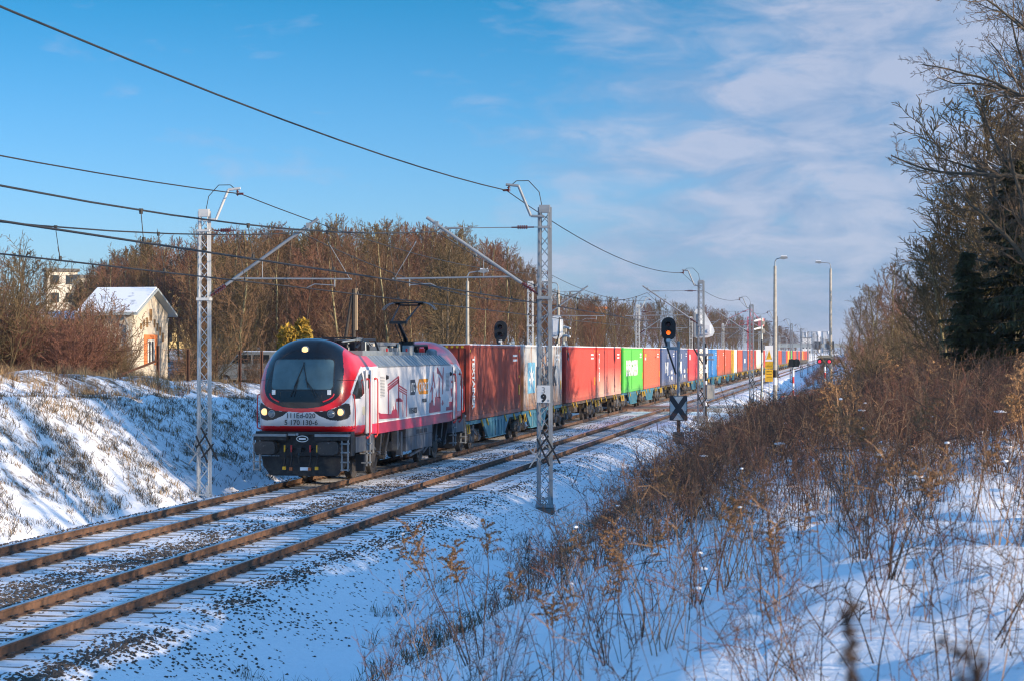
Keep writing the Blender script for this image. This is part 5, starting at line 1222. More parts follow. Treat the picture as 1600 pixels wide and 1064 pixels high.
# parked van behind the fence
x, y = ray(400, 112); zv = 3.8 - (549.5 - 590) * -1 * 112 / 3145
t = thing('parked_van', 'pale snow dusted van parked behind the rusty fence', 'van', (x, y, max(gz(x, y), 1.9)), R(-8))
M_van = mat('white van paint', (.28, .28, .26), .35, coat=.4, var=.06)
prof = [(-2.2, .35), (-2.25, 1.0), (-2.0, 1.15), (-1.2, 1.25), (-.75, 1.75), (-.4, 1.88), (2.2, 1.9), (2.3, 1.6), (2.3, .35)]
mb = MB(); mb.prism(prof, lambda a, b: (a, -.85, b), lambda a, b: (a, .85, b)); b = mb.build('body', M_van, t); bmfix(b)
mb = MB(); mb.prism([(-1.08, 1.28), (-.72, 1.68), (-.45, 1.74), (.1, 1.74), (.1, 1.28)], lambda a, b: (a, -.862, b), lambda a, b: (a, .862, b)); mb.prism([(.25, 1.28), (.25, 1.74), (1.2, 1.74), (1.2, 1.28)], lambda a, b: (a, -.862, b), lambda a, b: (a, .862, b)); o_ = mb.build('window', M_glass, t); bmfix(o_)
for wx in (-1.45, 1.5):
    for s in (-1, 1): mb = MB(); mb.cyl((wx, s * .66, .33), (wx, s * .88, .33), .33, .33, 18, 0); mb.cyl((wx, s * .88, .33), (wx, s * .89, .33), .2, .2, 12, 1); mb.build('wheel', [M_black, M_galv], t)
mb = MB(); mb.bb(-.4, 2.1, -.75, .75, 1.9, 1.96); mb.build('snow_cover', M_snow, t)
# ---------------------------------------------------------------- vegetation
def rot_axis(v, ax, a):
    return v * math.cos(a) + np.cross(ax, v) * math.sin(a) + ax * np.dot(ax, v) * (1 - math.cos(a))
def nrm(v): return v / (np.linalg.norm(v) + 1e-9)
class Plant:
    def __init__(s, seed): s.g = random.Random(seed); s.P0 = []; s.P1 = []; s.R0 = []; s.R1 = []; s.lv = []
    def rv(s): return np.array([s.g.gauss(0, 1), s.g.gauss(0, 1), s.g.gauss(0, 1)])
    def branch(s, p, d, L_, r, lv, spec):
        sp = spec[lv]; n = sp['n']; pts = [p]; dd = [d]; rs = [r]
        for i in range(n):
            d = nrm(d + s.rv() * sp['wob'] + np.array([0, 0, sp['up']])); q = p + d * (L_ / n); r1 = max(r * (1 - (i + 1) / n * (1 - sp.get('taper', .25))), .0006)
            s.P0.append(p); s.P1.append(q); s.R0.append(rs[-1]); s.R1.append(r1); s.lv.append(lv); rs.append(r1); p = q; pts.append(p); dd.append(d)
        if lv + 1 < len(spec):
            nx = spec[lv + 1]; c = nx['count']; c = c if isinstance(c, int) else s.g.randint(*c); a0 = s.g.uniform(0, 6.28)
            for k in range(c):
                f = sp.get('from', .25) + (1 - sp.get('from', .25)) * (k + s.g.random() * .8) / c; f = min(f, .995) * n; i = int(f); fr = f - i
                q = pts[i] + (pts[i + 1] - pts[i]) * fr; bd = dd[i + 1]
                ax = nrm(np.cross(bd, np.array([0.3, .2, 1.0]) if abs(bd[2]) < .9 else np.array([1.0, 0, 0]))); ax = rot_axis(ax, bd, a0 + k * 2.4 + s.g.uniform(-.5, .5))
                a = math.radians(nx['ang'] * s.g.uniform(.7, 1.3)); nd = nrm(rot_axis(bd, ax, a))
                fl = nx.get('prof', lambda t: 1 - .6 * t)(f / n)
                s.branch(q, nd, L_ * nx['len'] * fl * s.g.uniform(.7, 1.25), rs[i] * nx['rad'], lv + 1, spec)
    def arrays(s): return np.array(s.P0), np.array(s.P1), np.array(s.R0), np.array(s.R1), np.array(s.lv)
def tubes(P0, P1, R0, R1, n=3, rmin=0.0):
    R0 = np.maximum(R0, rmin); R1 = np.maximum(R1, rmin * .7)
    d = P1 - P0; d /= np.linalg.norm(d, axis=1, keepdims=True) + 1e-9
    ref = np.where(np.abs(d[:, 2:3]) > .9, np.array([[1.0, 0, 0]]), np.array([[0, 0, 1.0]])); u = np.cross(d, ref); u /= np.linalg.norm(u, axis=1, keepdims=True) + 1e-9; v = np.cross(d, u)
    m = len(P0); V = np.empty((m, 2 * n, 3))
    for i in range(n):
        a = 2 * math.pi * i / n; o = u * math.cos(a) + v * math.sin(a); V[:, i] = P0 + o * R0[:, None]; V[:, n + i] = P1 + o * R1[:, None]
    f = np.array([[i, (i + 1) % n, n + (i + 1) % n, n + i] for i in range(n)]); F = (f[None] + (np.arange(m) * 2 * n)[:, None, None]).reshape(-1, 4)
    return V.reshape(-1, 3), F
def join(parts):
    Vs, Fs, b = [], [], 0
    for V, F in parts: Vs.append(V); Fs.append(F + b); b += len(V)
    return np.concatenate(Vs), np.concatenate(Fs)
def plant_meshes(pl, trunk_lv, rmin, nm, mt, mc, ns=(7, 3)):
    P0, P1, R0, R1, lv = pl.arrays(); out = []
    k = lv <= trunk_lv; V, F = tubes(P0[k], P1[k], R0[k], R1[k], ns[0], rmin); out.append(np_mesh('trunk', V, [F], [mt], smooth=True))
    k = ~k; V, F = tubes(P0[k], P1[k], R0[k], R1[k], ns[1], rmin); out.append(np_mesh('crown', V, [F], [mc])); return out
M_bark = mat('grey brown bark', (0.13, 0.10, 0.07), .9, var=.3, vscale=2, bump=.4)
M_barkp = mat('pale lichen bark', (0.22, 0.19, 0.10), .9, var=.35, vscale=1.5, objvar=.2)
M_twig = mat('brown twigs', (0.135, 0.078, 0.042), .9, var=.25, vscale=.5, objvar=.22)
M_twigr = mat('reddish twigs', (0.15, 0.070, 0.042), .9, var=.25, vscale=.5, objvar=.22)
M_twigo = mat('olive brown twigs', (0.13, 0.088, 0.040), .9, var=.25, vscale=.5, objvar=.22)
M_twigd = mat('dark grey twigs', (0.06, 0.045, 0.035), .9, var=.2)
def forest_tree(seed, h, spread=1.0):
    pl = Plant(seed)
    spec = [dict(n=9, wob=.05, up=.12, **{'from': .16}),
            dict(count=(26, 34), ang=42, len=.34 * spread, rad=.42, n=6, wob=.12, up=.16, prof=lambda t: .55 + .9 * t * (1 - t) * 2 - .55 * t * t, **{'from': .15}),
            dict(count=(11, 14), ang=38, len=.42, rad=.5, n=4, wob=.16, up=.08, **{'from': .12}),
            dict(count=(8, 10), ang=36, len=.42, rad=.6, n=3, wob=.2, up=.04),
            ]
    pl.branch(np.array([0, 0, -.4]), np.array([pl.g.gauss(0, .05), pl.g.gauss(0, .05), 1.0]), h, h * .011, 0, spec); return pl
# left wood, copies of a few grown trees
fpro = []
for i in range(7):
    h = [13, 14.5, 12, 15.5, 13.5, 11, 14][i]; pl = forest_tree(100 + i, h, [1, 1.1, 1.2, .9, 1.15, 1.3, 1][i])
    fpro.append((plant_meshes(pl, 0, .013, 'forest_tree', [M_barkp, M_bark][i % 2], [M_twig, M_twigr, M_twigo][i % 3], (6, 3)), h))
def put_tree(proto, x, y, s, rz, name, lab, cat, grp, z=None, tilt=0, sz=None):
    t = thing(name, lab, cat, (x, y, gz(x, y) if z is None else z), rz, grp, (s, s, sz or s)); t.rotation_euler.x = tilt
    for me in proto: link(me.name.split('.')[0], me, t)
    return t
g = random.Random(31)
def bearing(x, y): 
    D = y * math.cos(THETA) - x * math.sin(THETA); lat = x * math.cos(THETA) + y * math.sin(THETA); return 800 + 3145 * lat / D, D
# skyline of the wood: picture column -> height above the camera divided by depth
skyu = [120, 170, 240, 330, 420, 520, 600, 700, 780, 830, 870, 900, 940, 1000, 1060, 1120, 1160, 1210, 1250]
skyv = [430, 395, 360, 352, 345, 330, 338, 350, 375, 405, 445, 452, 462, 462, 468, 478, 490, 502, 520]
cnt = 0; tries = 0; placed = []
while cnt < 285 and tries < 20000:
    tries += 1
    u = g.uniform(120, 1245) if g.random() < .8 else g.uniform(150, 700); far = g.random()
    if u < 780: D = g.uniform(135, 215) if u > 300 else g.uniform(165, 240)
    elif u < 1000: D = max(g.uniform(205, 300), 26 / (.0003136 * (1328 - u)))
    else: D = 26 / (.0003136 * (1328 - u)) * g.uniform(1.0, 1.5)
    x, y = ray(u, D)
    if x > -25.5: continue
    if any((x - a) ** 2 + (y - b) ** 2 < (2.6 if D < 260 else 9) ** 2 for a, b in placed): continue
    if u < 290 and D < 165: continue
    if 245 < u < 305 and g.random() < .6: continue
    z = gz(x, y); sv = np.interp(u, skyu, skyv); Ht = (549.5 - sv) * D / 3145 + 3.8 - z
    k = g.randrange(7); me, h = fpro[k]; frac = g.uniform(.8, 1.03); s = Ht * frac / h
    if D < 160 and u < 780: s *= g.uniform(.8, 1.0)
    s = min(s, 2.0); lab = ['brown leafless tree in the dense wood left of the tracks', 'reddish leafless tree in the dense wood left of the tracks', 'olive brown leafless tree in the dense wood left of the tracks'][k % 3]
    put_tree(me, x, y, s * g.uniform(.95, 1.1), g.uniform(0, 6.28), 'leafless_tree', lab, 'tree', ['brown', 'reddish', 'olive'][k % 3] + ' leafless trees of the left wood', tilt=g.uniform(-.05, .05), sz=s)
    placed.append((x, y)); cnt += 1
# shrubs and brambles
def bush(seed, h, stems, spread=.8, fine=True, up=.1):
    pl = Plant(seed); gg = pl.g
    spec = [dict(n=6, wob=.12, up=up, taper=.3, **{'from': .12}), dict(count=(9, 12), ang=42, len=.42, rad=.55, n=4, wob=.2, up=.05, **{'from': .1})] + ([dict(count=(6, 8), ang=42, len=.42, rad=.6, n=3, wob=.25, up=.02)] if fine else [])
    for i in range(stems):
        a = gg.uniform(0, 6.28); r_ = gg.uniform(0, .25) * h; t = gg.uniform(0, spread)
        pl.branch(np.array([r_ * math.cos(a), r_ * math.sin(a), -.15]), nrm(np.array([math.cos(a) * t, math.sin(a) * t, 1.0])), h * gg.uniform(.7, 1.1), h * .0075, 0, spec)
    return pl
M_bush = mat('bramble brown', (0.19, 0.105, 0.058), .9, var=.3, vscale=1, objvar=.2)
M_bushr = mat('bramble red brown', (0.15, 0.065, 0.042), .9, var=.3, vscale=1, objvar=.2)
M_tan = mat('dry tan stalks', (0.27, 0.16, 0.085), .9, var=.3, vscale=1, objvar=.15)
M_weed = mat('withered brown stalks', (0.105, 0.052, 0.030), .9, var=.35, vscale=2, objvar=.2)
M_weedd = mat('dark withered stalks', (0.045, 0.028, 0.021), .9, var=.35, vscale=2, objvar=.2)
bpro = [plant_meshes(bush(200 + i, [3.2, 2.6, 3.8, 2.2][i], [16, 18, 13, 20][i], [.7, .9, .7, 1.0][i]), 0, .008, 'bush', [M_bush, M_bushr, M_twigo, M_bush][i], [M_bush, M_bushr, M_twigo, M_tan][i], (4, 3)) for i in range(4)]
bl = ['brown tangled bramble bush', 'red brown tangled bramble bush', 'olive brown spreading shrub', 'tan twiggy bush']
def put_bush(k, x, y, s, where, grp):
    for_ = put_tree(bpro[k], x, y, s, g.uniform(0, 6.28), 'leafless_bush', bl[k] + ' ' + where, 'bush', bl[k] + ' group ' + grp)
for i in range(120):
    if i < 70: u = g.uniform(-60, 330); D = g.uniform(94, 126); s = g.uniform(.9, 1.5) * (1.22 if u < 130 else 1.15 if u < 175 else .7)
    elif i < 86: u = g.uniform(290, 640); D = g.uniform(104, 130); s = g.uniform(.5, .9)
    else: u = g.uniform(330, 900); D = g.uniform(122, 150); s = g.uniform(.9, 1.4)
    x, y = ray(u, D)
    if 198 < u < 285: s *= .3
    elif 150 < u <= 198: s *= .75
    if x > -27: continue
    put_bush(g.choice([0, 1, 2, 3, 0]), x, y, s, 'on the left bank before the wood', 'on the left bank')
# two rounded trees at the far left edge
for (u, D, H, k, lab) in ((20, 118, 8.3, 5, 'tall bare bushy tree at the left edge beside the brambles'), (78, 124, 5.4, 2, 'small bare tree rising from the brambles near the left edge'), (-35, 112, 8.8, 1, 'bare tree cut by the left edge of the picture')):
    x, y = ray(u, D); me, h = fpro[k]; put_tree(me, x, y, H / h, g.uniform(0, 6), 'leafless_tree', lab, 'tree', None, sz=H / h).scale = (H / h * 1.5, H / h * 1.5, H / h)
# yellow green evergreen above the locomotive
M_ever = mat('golden evergreen leaves', (0.34, 0.21, 0.02), .8, var=.45, vscale=3)
def leaf_cloud(n, seed, w, h, size, shape):
    gg = np.random.default_rng(seed); P = gg.normal(size=(n, 3)); P /= np.linalg.norm(P, axis=1, keepdims=True); P *= gg.uniform(.35, 1, (n, 1)) ** .5; P *= np.array([w, w, h]) * (1 + .25 * np.sin(P[:, :1] * 5 + P[:, 1:2] * 4))
    P[:, 2] += h; a = gg.normal(size=(n, 3)) * size; b = gg.normal(size=(n, 3)) * size
    V = np.stack([P - a, P + b * .5, P + a, P - b * .5], 1).reshape(-1, 3); return V, np.arange(4 * n).reshape(-1, 4)
V, F = leaf_cloud(3500, 5, 1.0, 1.25, .09, 0); x, y = ray(466, 112)
t = thing('evergreen_shrub', 'golden green evergreen shrub peeking over the locomotive cab', 'shrub', (x, y, gz(x, y))); link('foliage', np_mesh('foliage', V + np.array([0, 0, 1.5 - gz(x, y) * .2]), [F], [M_ever]), t)
mb = MB(); mb.cyl((0, 0, -.2), (0, 0, 2.6), .07, .04, 6); mb.build('trunk', M_bark, t)

# ------------------------------------------------ right side: oak, spruce, distant hedge and shade trees
def oak(seed, h, fine=5):
    pl = Plant(seed)
    spec = [dict(n=10, wob=.06, up=.05, **{'from': .22}),
            dict(count=22, ang=58, len=.50, rad=.5, n=9, wob=.13, up=.04, prof=lambda t: 1.1 - .5 * t, **{'from': .12}),
            dict(count=(15, 18), ang=42, len=.44, rad=.5, n=6, wob=.17, up=.05, **{'from': .15}),
            dict(count=(8, 10), ang=42, len=.40, rad=.55, n=4, wob=.2, up=.04, **{'from': .15}),
            dict(count=(4, 6), ang=45, len=.42, rad=.6, n=2, wob=.25, up=.02)][:fine]
    pl.branch(np.array([0, 0, -.5]), np.array([0, 0, 1.0]), h, h * .02, 0, spec); return pl
M_oakb = mat('dark oak bark', (0.085, 0.07, 0.05), .9, var=.35, vscale=3, bump=.5); M_oakt = mat('dark oak twigs', (0.10, 0.068, 0.042), .9, var=.3, vscale=1)
op = oak(7, 15.0); P0, P1, R0, R1, lv = op.arrays()
V1, F1 = tubes(P0[lv <= 1], P1[lv <= 1], R0[lv <= 1], R1[lv <= 1], 8, .004); V2, F2 = tubes(P0[lv > 1], P1[lv > 1], R0[lv > 1], R1[lv > 1], 3, .007)
oak_me = [np_mesh('trunk', V1, [F1], [M_oakb], smooth=True), np_mesh('crown', V2, [F2], [M_oakt])]
k = (lv >= 1) & (lv <= 2) & (R0 > .012) & (np.abs((P1 - P0)[:, 2]) < .75 * np.linalg.norm(P1 - P0, axis=1)) & (np.random.default_rng(2).random(len(P0)) < .4)
up_ = np.array([0, 0, 1.0]); V3, F3 = tubes(P0[k] + up_ * R0[k][:, None] * .55, P1[k] + up_ * R1[k][:, None] * .55, R0[k] * .72 + .004, R1[k] * .72 + .004, 5)
oak_snow = np_mesh('snow_cover', V3, [F3], [M_snow], smooth=True)
# spruce
M_needle = mat('dark spruce needles', (0.065, 0.062, 0.022), .85, var=.5, vscale=2, objvar=.15)
def spruce(seed, h):
    gg = random.Random(seed); nn = np.random.default_rng(seed); P0, P1, R0, R1 = [np.array([0, 0, -.3])], [np.array([0, 0, h])], [h * .013], [.01]; B, T, Ln = [], [], []
    z = h * .06
    while z < h * .98:
        f = z / h; L_ = (1 - f) ** .8 * h * .26 + .15
        for j in range(gg.randint(4, 6)):
            a = gg.uniform(0, 6.28); l = L_ * gg.uniform(.6, 1.15); p = np.array([0, 0, z + gg.uniform(-.1, .1)]); n = 5
            for i in range(n):
                dz = (.12 - .38 * (i / n)) * (1 - f * .8) ; q = p + np.array([math.cos(a), math.sin(a), dz]) * l / n
                P0.append(p); P1.append(q); R0.append(.03 * (1 - i / n) + .008); R1.append(.02 * (1 - i / n) + .006); B.append(p); T.append(q); p = q
        z += h * .018 + .05
    V, F = tubes(np.array(P0), np.array(P1), np.array(R0), np.array(R1), 5)
    B, T = np.array(B), np.array(T); m = 26; bb = np.repeat(B, m, 0); tt = np.repeat(T, m, 0); f = nn.random((len(bb), 1)); base = bb + (tt - bb) * f
    d = (tt - bb); d /= np.linalg.norm(d, axis=1, keepdims=True); side = np.cross(d, up_) * nn.choice([-1, 1], (len(bb), 1)); tipd = d * .5 + side * nn.uniform(.2, 1, (len(bb), 1)) - up_ * nn.uniform(.1, 1.1, (len(bb), 1)); L_ = nn.uniform(.12, .38, (len(bb), 1)); tip = base + tipd * L_
    w = np.cross(tipd, up_ + nn.normal(size=(len(bb), 3)) * .4); w /= np.linalg.norm(w, axis=1, keepdims=True) + 1e-9; w *= nn.uniform(.018, .045, (len(bb), 1))
    NV_ = np.stack([base - w, base + w, tip + w * .6, tip - w * .6], 1).reshape(-1, 3)
    return [np_mesh('trunk', V, [F], [M_oakb], smooth=True), np_mesh('crown', NV_, [np.arange(len(NV_)).reshape(-1, 4)], [M_needle])]
sp1 = spruce(5, 11.5); sp2 = spruce(6, 10)
def right_pt(u, D): x, y = ray(u, D); return x, y
x, y = ray(1705, 64); t = put_tree(oak_me, x, y, .95, 2.1, 'oak_tree', 'big leafless oak with snow on its limbs at the right edge', 'tree', None); link('snow_cover', oak_snow, t)
x, y = ray(1660, 84); t = put_tree(oak_me, x, y, .92, 4.4, 'oak_tree', 'leafless oak behind the big snowy one at the right edge', 'tree', None); link('snow_cover', oak_snow, t)
for i, (u, D, s_, r_) in enumerate([(1650, 57, .80, 0.7), (1760, 60, .72, 3.3), (1590, 92, .72, 5.2)]):
    x, y = ray(u, D); t = put_tree(oak_me, x, y, s_, r_, 'oak_tree', ['leafless oak filling the right edge between the snowy oak and the spruces', 'oak whose twigs reach in from beyond the right edge', 'smaller leafless oak farthest back at the right edge'][i], 'tree', None)
x, y = ray(1583, 63); put_tree(sp1, x, y, .70, 0, 'spruce_tree', 'dark spruce behind the oak limbs at the right edge', 'tree', None)
x, y = ray(1650, 60); put_tree(sp1, x, y, .85, 2, 'spruce_tree', 'tallest dark spruce, cut by the right edge', 'tree', None)
x, y = ray(1512, 61); put_tree(sp2, x, y, .52, 1, 'spruce_tree', 'smaller dark spruce with hanging twigs left of the oak', 'tree', None)
for i, (u, D, H, k) in enumerate([(1390, 180, 12.0, 0), (1410, 200, 11.5, 6), (1440, 150, 9.0, 1), (1345, 330, 12, 3), (1365, 300, 13, 4), (1330, 420, 12, 0), (1475, 110, 7.5, 2), (1500, 120, 8.5, 5), (1420, 130, 6.6, 5), (1550, 105, 8, 5), (1590, 100, 8.5, 1), (1375, 240, 11, 2), (1480, 76, 7.6, 2), (1530, 74, 9.5, 5), (1570, 72, 11.5, 2), (1615, 76, 14, 5), (1490, 70, 6.8, 2), (1600, 68, 12.5, 5), (1555, 78, 10.5, 2), (1550, 90, 10.5, 2), (1640, 90, 14, 2)]):
    x, y = ray(u, D); me, h = fpro[k]; z = gz(x, y); Hh = H - z * .5
    o_ = put_tree(me, x, y, Hh / h, i * 1.3, 'leafless_tree', ['tall thin leafless tree behind the right hedge, leftmost of a pair', 'tall thin leafless tree behind the right hedge, rightmost of a pair'][i] if i < 2 else 'brown leafless tree of the right hand hedge', 'tree', None if i < 2 else 'right hand hedge trees', sz=Hh / h); o_.scale = (Hh / h * 1.3, Hh / h * 1.3, Hh / h)
for i in range(85):
    u = g.uniform(1315, 1640); D = g.uniform(95, 260) if u < 1450 else g.uniform(85, 150)
    x, y = ray(u, D); 
    if x < .6: continue
    put_bush(g.choice([0, 1, 2, 0]), x, y, g.uniform(.9, 1.5) * (D / 130) ** .4, 'in the hedge right of the tracks', 'in the right hedge')
for i in range(24):  # dark scrub along the right bank beyond the crossing
    y = g.uniform(175, 420); x = g.uniform(-6.5, -1.5); put_bush(g.choice([0, 1]), x, y, g.uniform(.35, .6), 'on the far right bank beyond the crossing', 'on the far right bank')
# trees outside the picture on the sunny side: they throw the dappled shade
sh = [(18, 12), (21, 20), (12, 27), (12.5, 35), (20, 40), (14, 46), (19, 54), (24, 33), (26, 60), (22, 70), (28, 82), (27, 48)]
for i, (x, y) in enumerate(sh):
    pro, hh = (fpro[(i * 3) % 7] if i % 3 else (oak_me, 15.0)); H = 11 + 4 * ((i * 7) % 5) / 5
    t = put_tree(pro, x, y, H / hh, i * 2.1, 'leafless_tree', 'leafless tree on the sunny side right of the viewer', 'tree', 'sunny side trees'); t.scale = (H / hh * 1.25, H / hh * 1.25, H / hh)

# ---------------------------------------------------------------- withered herbs, right bank
def herb(seed, h, kind):
    pl = Plant(seed); gg = pl.g
    if kind == 0:      # branched tall stalk with fine tufts
        spec = [dict(n=8, wob=.07, up=.06, taper=.35, **{'from': .3}), dict(count=(10, 14), ang=38, len=.30, rad=.55, n=4, wob=.15, up=.06, prof=lambda t: 1.0 - .4 * t, **{'from': .2}), dict(count=(5, 7), ang=40, len=.35, rad=.6, n=2, wob=.25, up=.0), dict(count=(2, 4), ang=45, len=.5, rad=.8, n=1, wob=.2, up=0)]; st = 3
    elif kind == 1:    # dense bushy
        spec = [dict(n=6, wob=.12, up=.05, taper=.35, **{'from': .1}), dict(count=(12, 16), ang=42, len=.38, rad=.55, n=3, wob=.2, up=.05), dict(count=(5, 8), ang=45, len=.4, rad=.6, n=2, wob=.3, up=-.02)]; st = 9
    elif kind == 2:    # bare thin stalks
        spec = [dict(n=7, wob=.09, up=.03, taper=.3, **{'from': .5}), dict(count=(4, 7), ang=35, len=.22, rad=.6, n=3, wob=.2, up=.05), dict(count=(3, 5), ang=45, len=.3, rad=.7, n=1, wob=.2, up=-.1)]; st = 6
    else:              # goldenrod with drooping plumes
        spec = [dict(n=9, wob=.05, up=-.02, taper=.4, **{'from': .74}), dict(count=(11, 14), ang=58, len=.15, rad=.6, n=4, wob=.12, up=-.10, prof=lambda t: 1.2 - .5 * t, **{'from': .1}), dict(count=(12, 15), ang=60, len=.22, rad=.8, n=1, wob=.2, up=-.25)]; st = 5
    for i in range(st):
        a = gg.uniform(0, 6.28); t = gg.uniform(.02, .35 if kind != 1 else .7); r_ = gg.uniform(0, .12)
        pl.branch(np.array([r_ * math.cos(a), r_ * math.sin(a), -.08]), nrm(np.array([math.cos(a) * t, math.sin(a) * t, 1.0])), h * gg.uniform(.75, 1.1), .0065 if kind != 3 else .006, 0, spec)
    return pl
def tips(pl, n, seed, size, lvmin, frac=1.0):
    P0, P1, R0, R1, lv = pl.arrays(); nn = np.random.default_rng(seed); k = np.where(lv >= lvmin)[0]; k = nn.choice(k, n); f = nn.random((n, 1)); P = P0[k] + (P1[k] - P0[k]) * f
    a = nn.normal(size=(n, 3)) * size; b = nn.normal(size=(n, 3)) * size * .5; a[:, 2] -= size * .4
    return np.stack([P, P + a * .5 + b, P + a, P + a * .5 - b], 1).reshape(-1, 3), np.arange(4 * n).reshape(-1, 4)
HM = [M_weed, M_bush, M_tan, mat('goldenrod plume', (0.30, 0.165, 0.075), .9, var=.3, vscale=3)]
hpro = []
for i in range(8):
    kd = [0, 1, 2, 3, 0, 1, 2, 1][i]; h = [1.5, 1.1, 1.3, 1.35, 1.2, .9, 1.6, 1.25][i]; pl = herb(300 + i, h, kd); P0, P1, R0, R1, lv = pl.arrays()
    V, F = tubes(P0, P1, R0, R1, 3, .0016); m_ = HM[kd] if i < 4 else [M_weedd, M_weed, M_weedd, M_bushr][i - 4]
    TV, TF = tips(pl, {0: 260, 1: 260, 2: 70, 3: 1500}[kd], i, .010 if kd != 3 else .014, len(set(lv)) - 2)
    hpro.append([np_mesh('stalk', V, [F], [m_]), np_mesh('seed_head', TV, [TF], [m_ if kd != 2 else M_weed])])
hl = ['tall branched withered herb', 'dense brown withered herb clump', 'thin tan dry stalks', 'goldenrod with drooping plumes', 'dark branched withered herb', 'low brown withered clump', 'tall dark bare stalks', 'red brown withered clump']
def crest_room(u, D, z):   # height a plant may have there before it would hide the track beyond the bank
    v = np.interp(u, [640, 850, 950, 1000, 1060, 1130, 1200, 1250, 1300, 1350, 1420, 1500, 1700], [890, 820, 750, 695, 662, 640, 622, 611, 596, 576, 560, 545, 520])
    return 3.8 - (v - 549.5) * D / 3145 - z
hn = 0; gg = random.Random(77)
while hn < 290:
    # denser towards the far crest as the picture shows
    u = gg.uniform(640, 1700); D = gg.uniform(13, 26) if gg.random() < .14 else gg.uniform(24, 95); x, y = ray(u, D)
    if x < -5.9 + .3 * gg.random() or x > 9: continue
    dens = .2 + .8 * smst(-5.5, -1.5, x) if True else 1
    dens *= (.55 if D < 22 else 1.0) * (.5 + .5 * smst(1000, 1250, u) + (.3 if u > 1000 else 0))
    if vnoise(x * .5 + 7, y * .25) < -.1 and gg.random() < .7: continue
    if gg.random() > dens: continue
    if y > 118 and x < -2: continue
    near = D < 24; k = gg.choice([0, 2, 4, 6, 0, 2]) if near else gg.choice([0, 1, 0, 5, 7, 4, 1, 6, 2, 7, 4, 3])
    s = gg.uniform(.5, .85) if near else gg.uniform(.75, 1.3) * (1.3 if (22 < D < 60 and x > -3) else 1)
    if x < -4.5: s *= .6
    room = crest_room(u, D, gz(x, y)) / [1.5, 1.1, 1.3, 1.35, 1.2, .9, 1.6, 1.25][k]; s = min(s, room * gg.uniform(.85, 1.1))
    if s < .3: continue
    t = put_tree(hpro[k], x, y, s, gg.uniform(0, 6.28), 'withered_herb', hl[k] + ' on the snowy right bank', 'dry plant', hl[k] + ' group on the right bank', tilt=gg.uniform(-.15, .2)); hn += 1
gpl = herb(391, 1.35, 3); P0, P1, R0, R1, lv = gpl.arrays(); V, F = tubes(P0, P1, R0, R1, 4, .0014); TV, TF = tips(gpl, 9000, 8, .0065, 1)
gold = [np_mesh('stalk', V, [F], [M_weed]), np_mesh('seed_head', TV, [TF], [HM[3]])]
gsn = MB()
for i in np.where((lv == 1) & (P0[:, 2] > 1.15))[0][::23]: gsn.sphere(tuple((P0[i] + P1[i]) / 2 + np.array([0, 0, .012])), .015, 7, 0, (1.9, 1.3, .7))
gsm = gsn.build('snow_cap', M_snow); gsme = gsm.data; bpy.data.objects.remove(gsm); gold.append(gsme)
def solo(k, u, D, s, lab, tilt=(0, 0), name='withered_herb', rz=0):
    x, y = ray(u, D); t = put_tree(gold, x, y, s, rz, name, lab, 'dry plant', None); t.rotation_euler = (tilt[0], tilt[1], rz); return t
solo(3, 745, 17.5, 1.05, 'goldenrod clump leaning left with snow on its plumes in the foreground', (-.05, -.22), 'goldenrod')
solo(3, 1000, 15.5, .8, 'goldenrod clump with a lump of snow in the lower middle', (0, -.1), 'goldenrod', 1.0)
for u, D, s_, tl, lab in ((1215, 12.8, .62, -.1, 'brown plumed herb low at the bottom edge right of centre'), (1480, 13.5, .75, .1, 'brown plumed herb at the lower right before the snow'), (868, 14.5, .75, -.12, 'brown plumed herb at the bottom edge left of centre'), (1120, 17, .85, .05, 'slender plumed herb in the middle of the near bank'), (1380, 19, .95, .08, 'tall plumed herb above the snow at lower right')):
    solo(3, u, D, s_, lab, (0, tl), 'goldenrod', u * .01)
# very near blurred stalks at the lower right
def near_stalk(u, D, vtop, lab, seed):
    x, y = ray(u, D); zt = 3.8 + (549.5 - vtop) * D / 3145; zg = gz(x, y); h = zt - zg; pl = Plant(seed)
    spec = [dict(n=9, wob=.03, up=.02, taper=.5, **{'from': .75}), dict(count=(16, 20), ang=40, len=.05, rad=.7, n=2, wob=.2, up=.1)]
    pl.branch(np.array([0, 0, -.05]), nrm(np.array([-.02, 0, 1.0])), h, .0055, 0, spec); P0, P1, R0, R1, lv = pl.arrays(); V, F = tubes(P0, P1, R0, R1, 6)
    TV, TF = tips(pl, 420, seed, .007, 1); t = thing('withered_herb', lab, 'dry plant', (x, y, zg)); link('stalk', np_mesh('stalk', V, [F], [M_weedd]), t); link('seed_head', np_mesh('seed_head', TV, [TF], [M_weedd]), t)
near_stalk(1350, 2.6, 880, 'blurred dark stalk close to the lens at the lower right', 1); near_stalk(1600, 2.3, 920, 'blurred dark stalk nearest the lower right corner', 2)
# bare black whips beside the second mast
pl = Plant(55); spec = [dict(n=7, wob=.05, up=.05, taper=.4, **{'from': .3}), dict(count=(3, 5), ang=28, len=.4, rad=.6, n=4, wob=.08, up=.06), dict(count=(2, 3), ang=30, len=.3, rad=.6, n=2, wob=.1, up=.05)]
for i in range(6): a = i * 1.05; t_ = [.12, .5, .25, .6, .45, .3][i]; pl.branch(np.array([0, 0, -.1]), nrm(np.array([math.cos(a) * t_, math.sin(a) * t_, 1.0])), 2.1 * [1.25, .9, .8, 1.0, .9, .8][i], .016, 0, spec)
P0, P1, R0, R1, lv = pl.arrays(); V, F = tubes(P0, P1, R0, R1, 5, .003); x, y = ray(1170, 58); t = thing('bare_sapling', 'dark bare many stemmed sapling in front of the culvert', 'shrub', (x, y, gz(x, y))); link('stem', np_mesh('stem', V, [F], [M_twigd]), t)
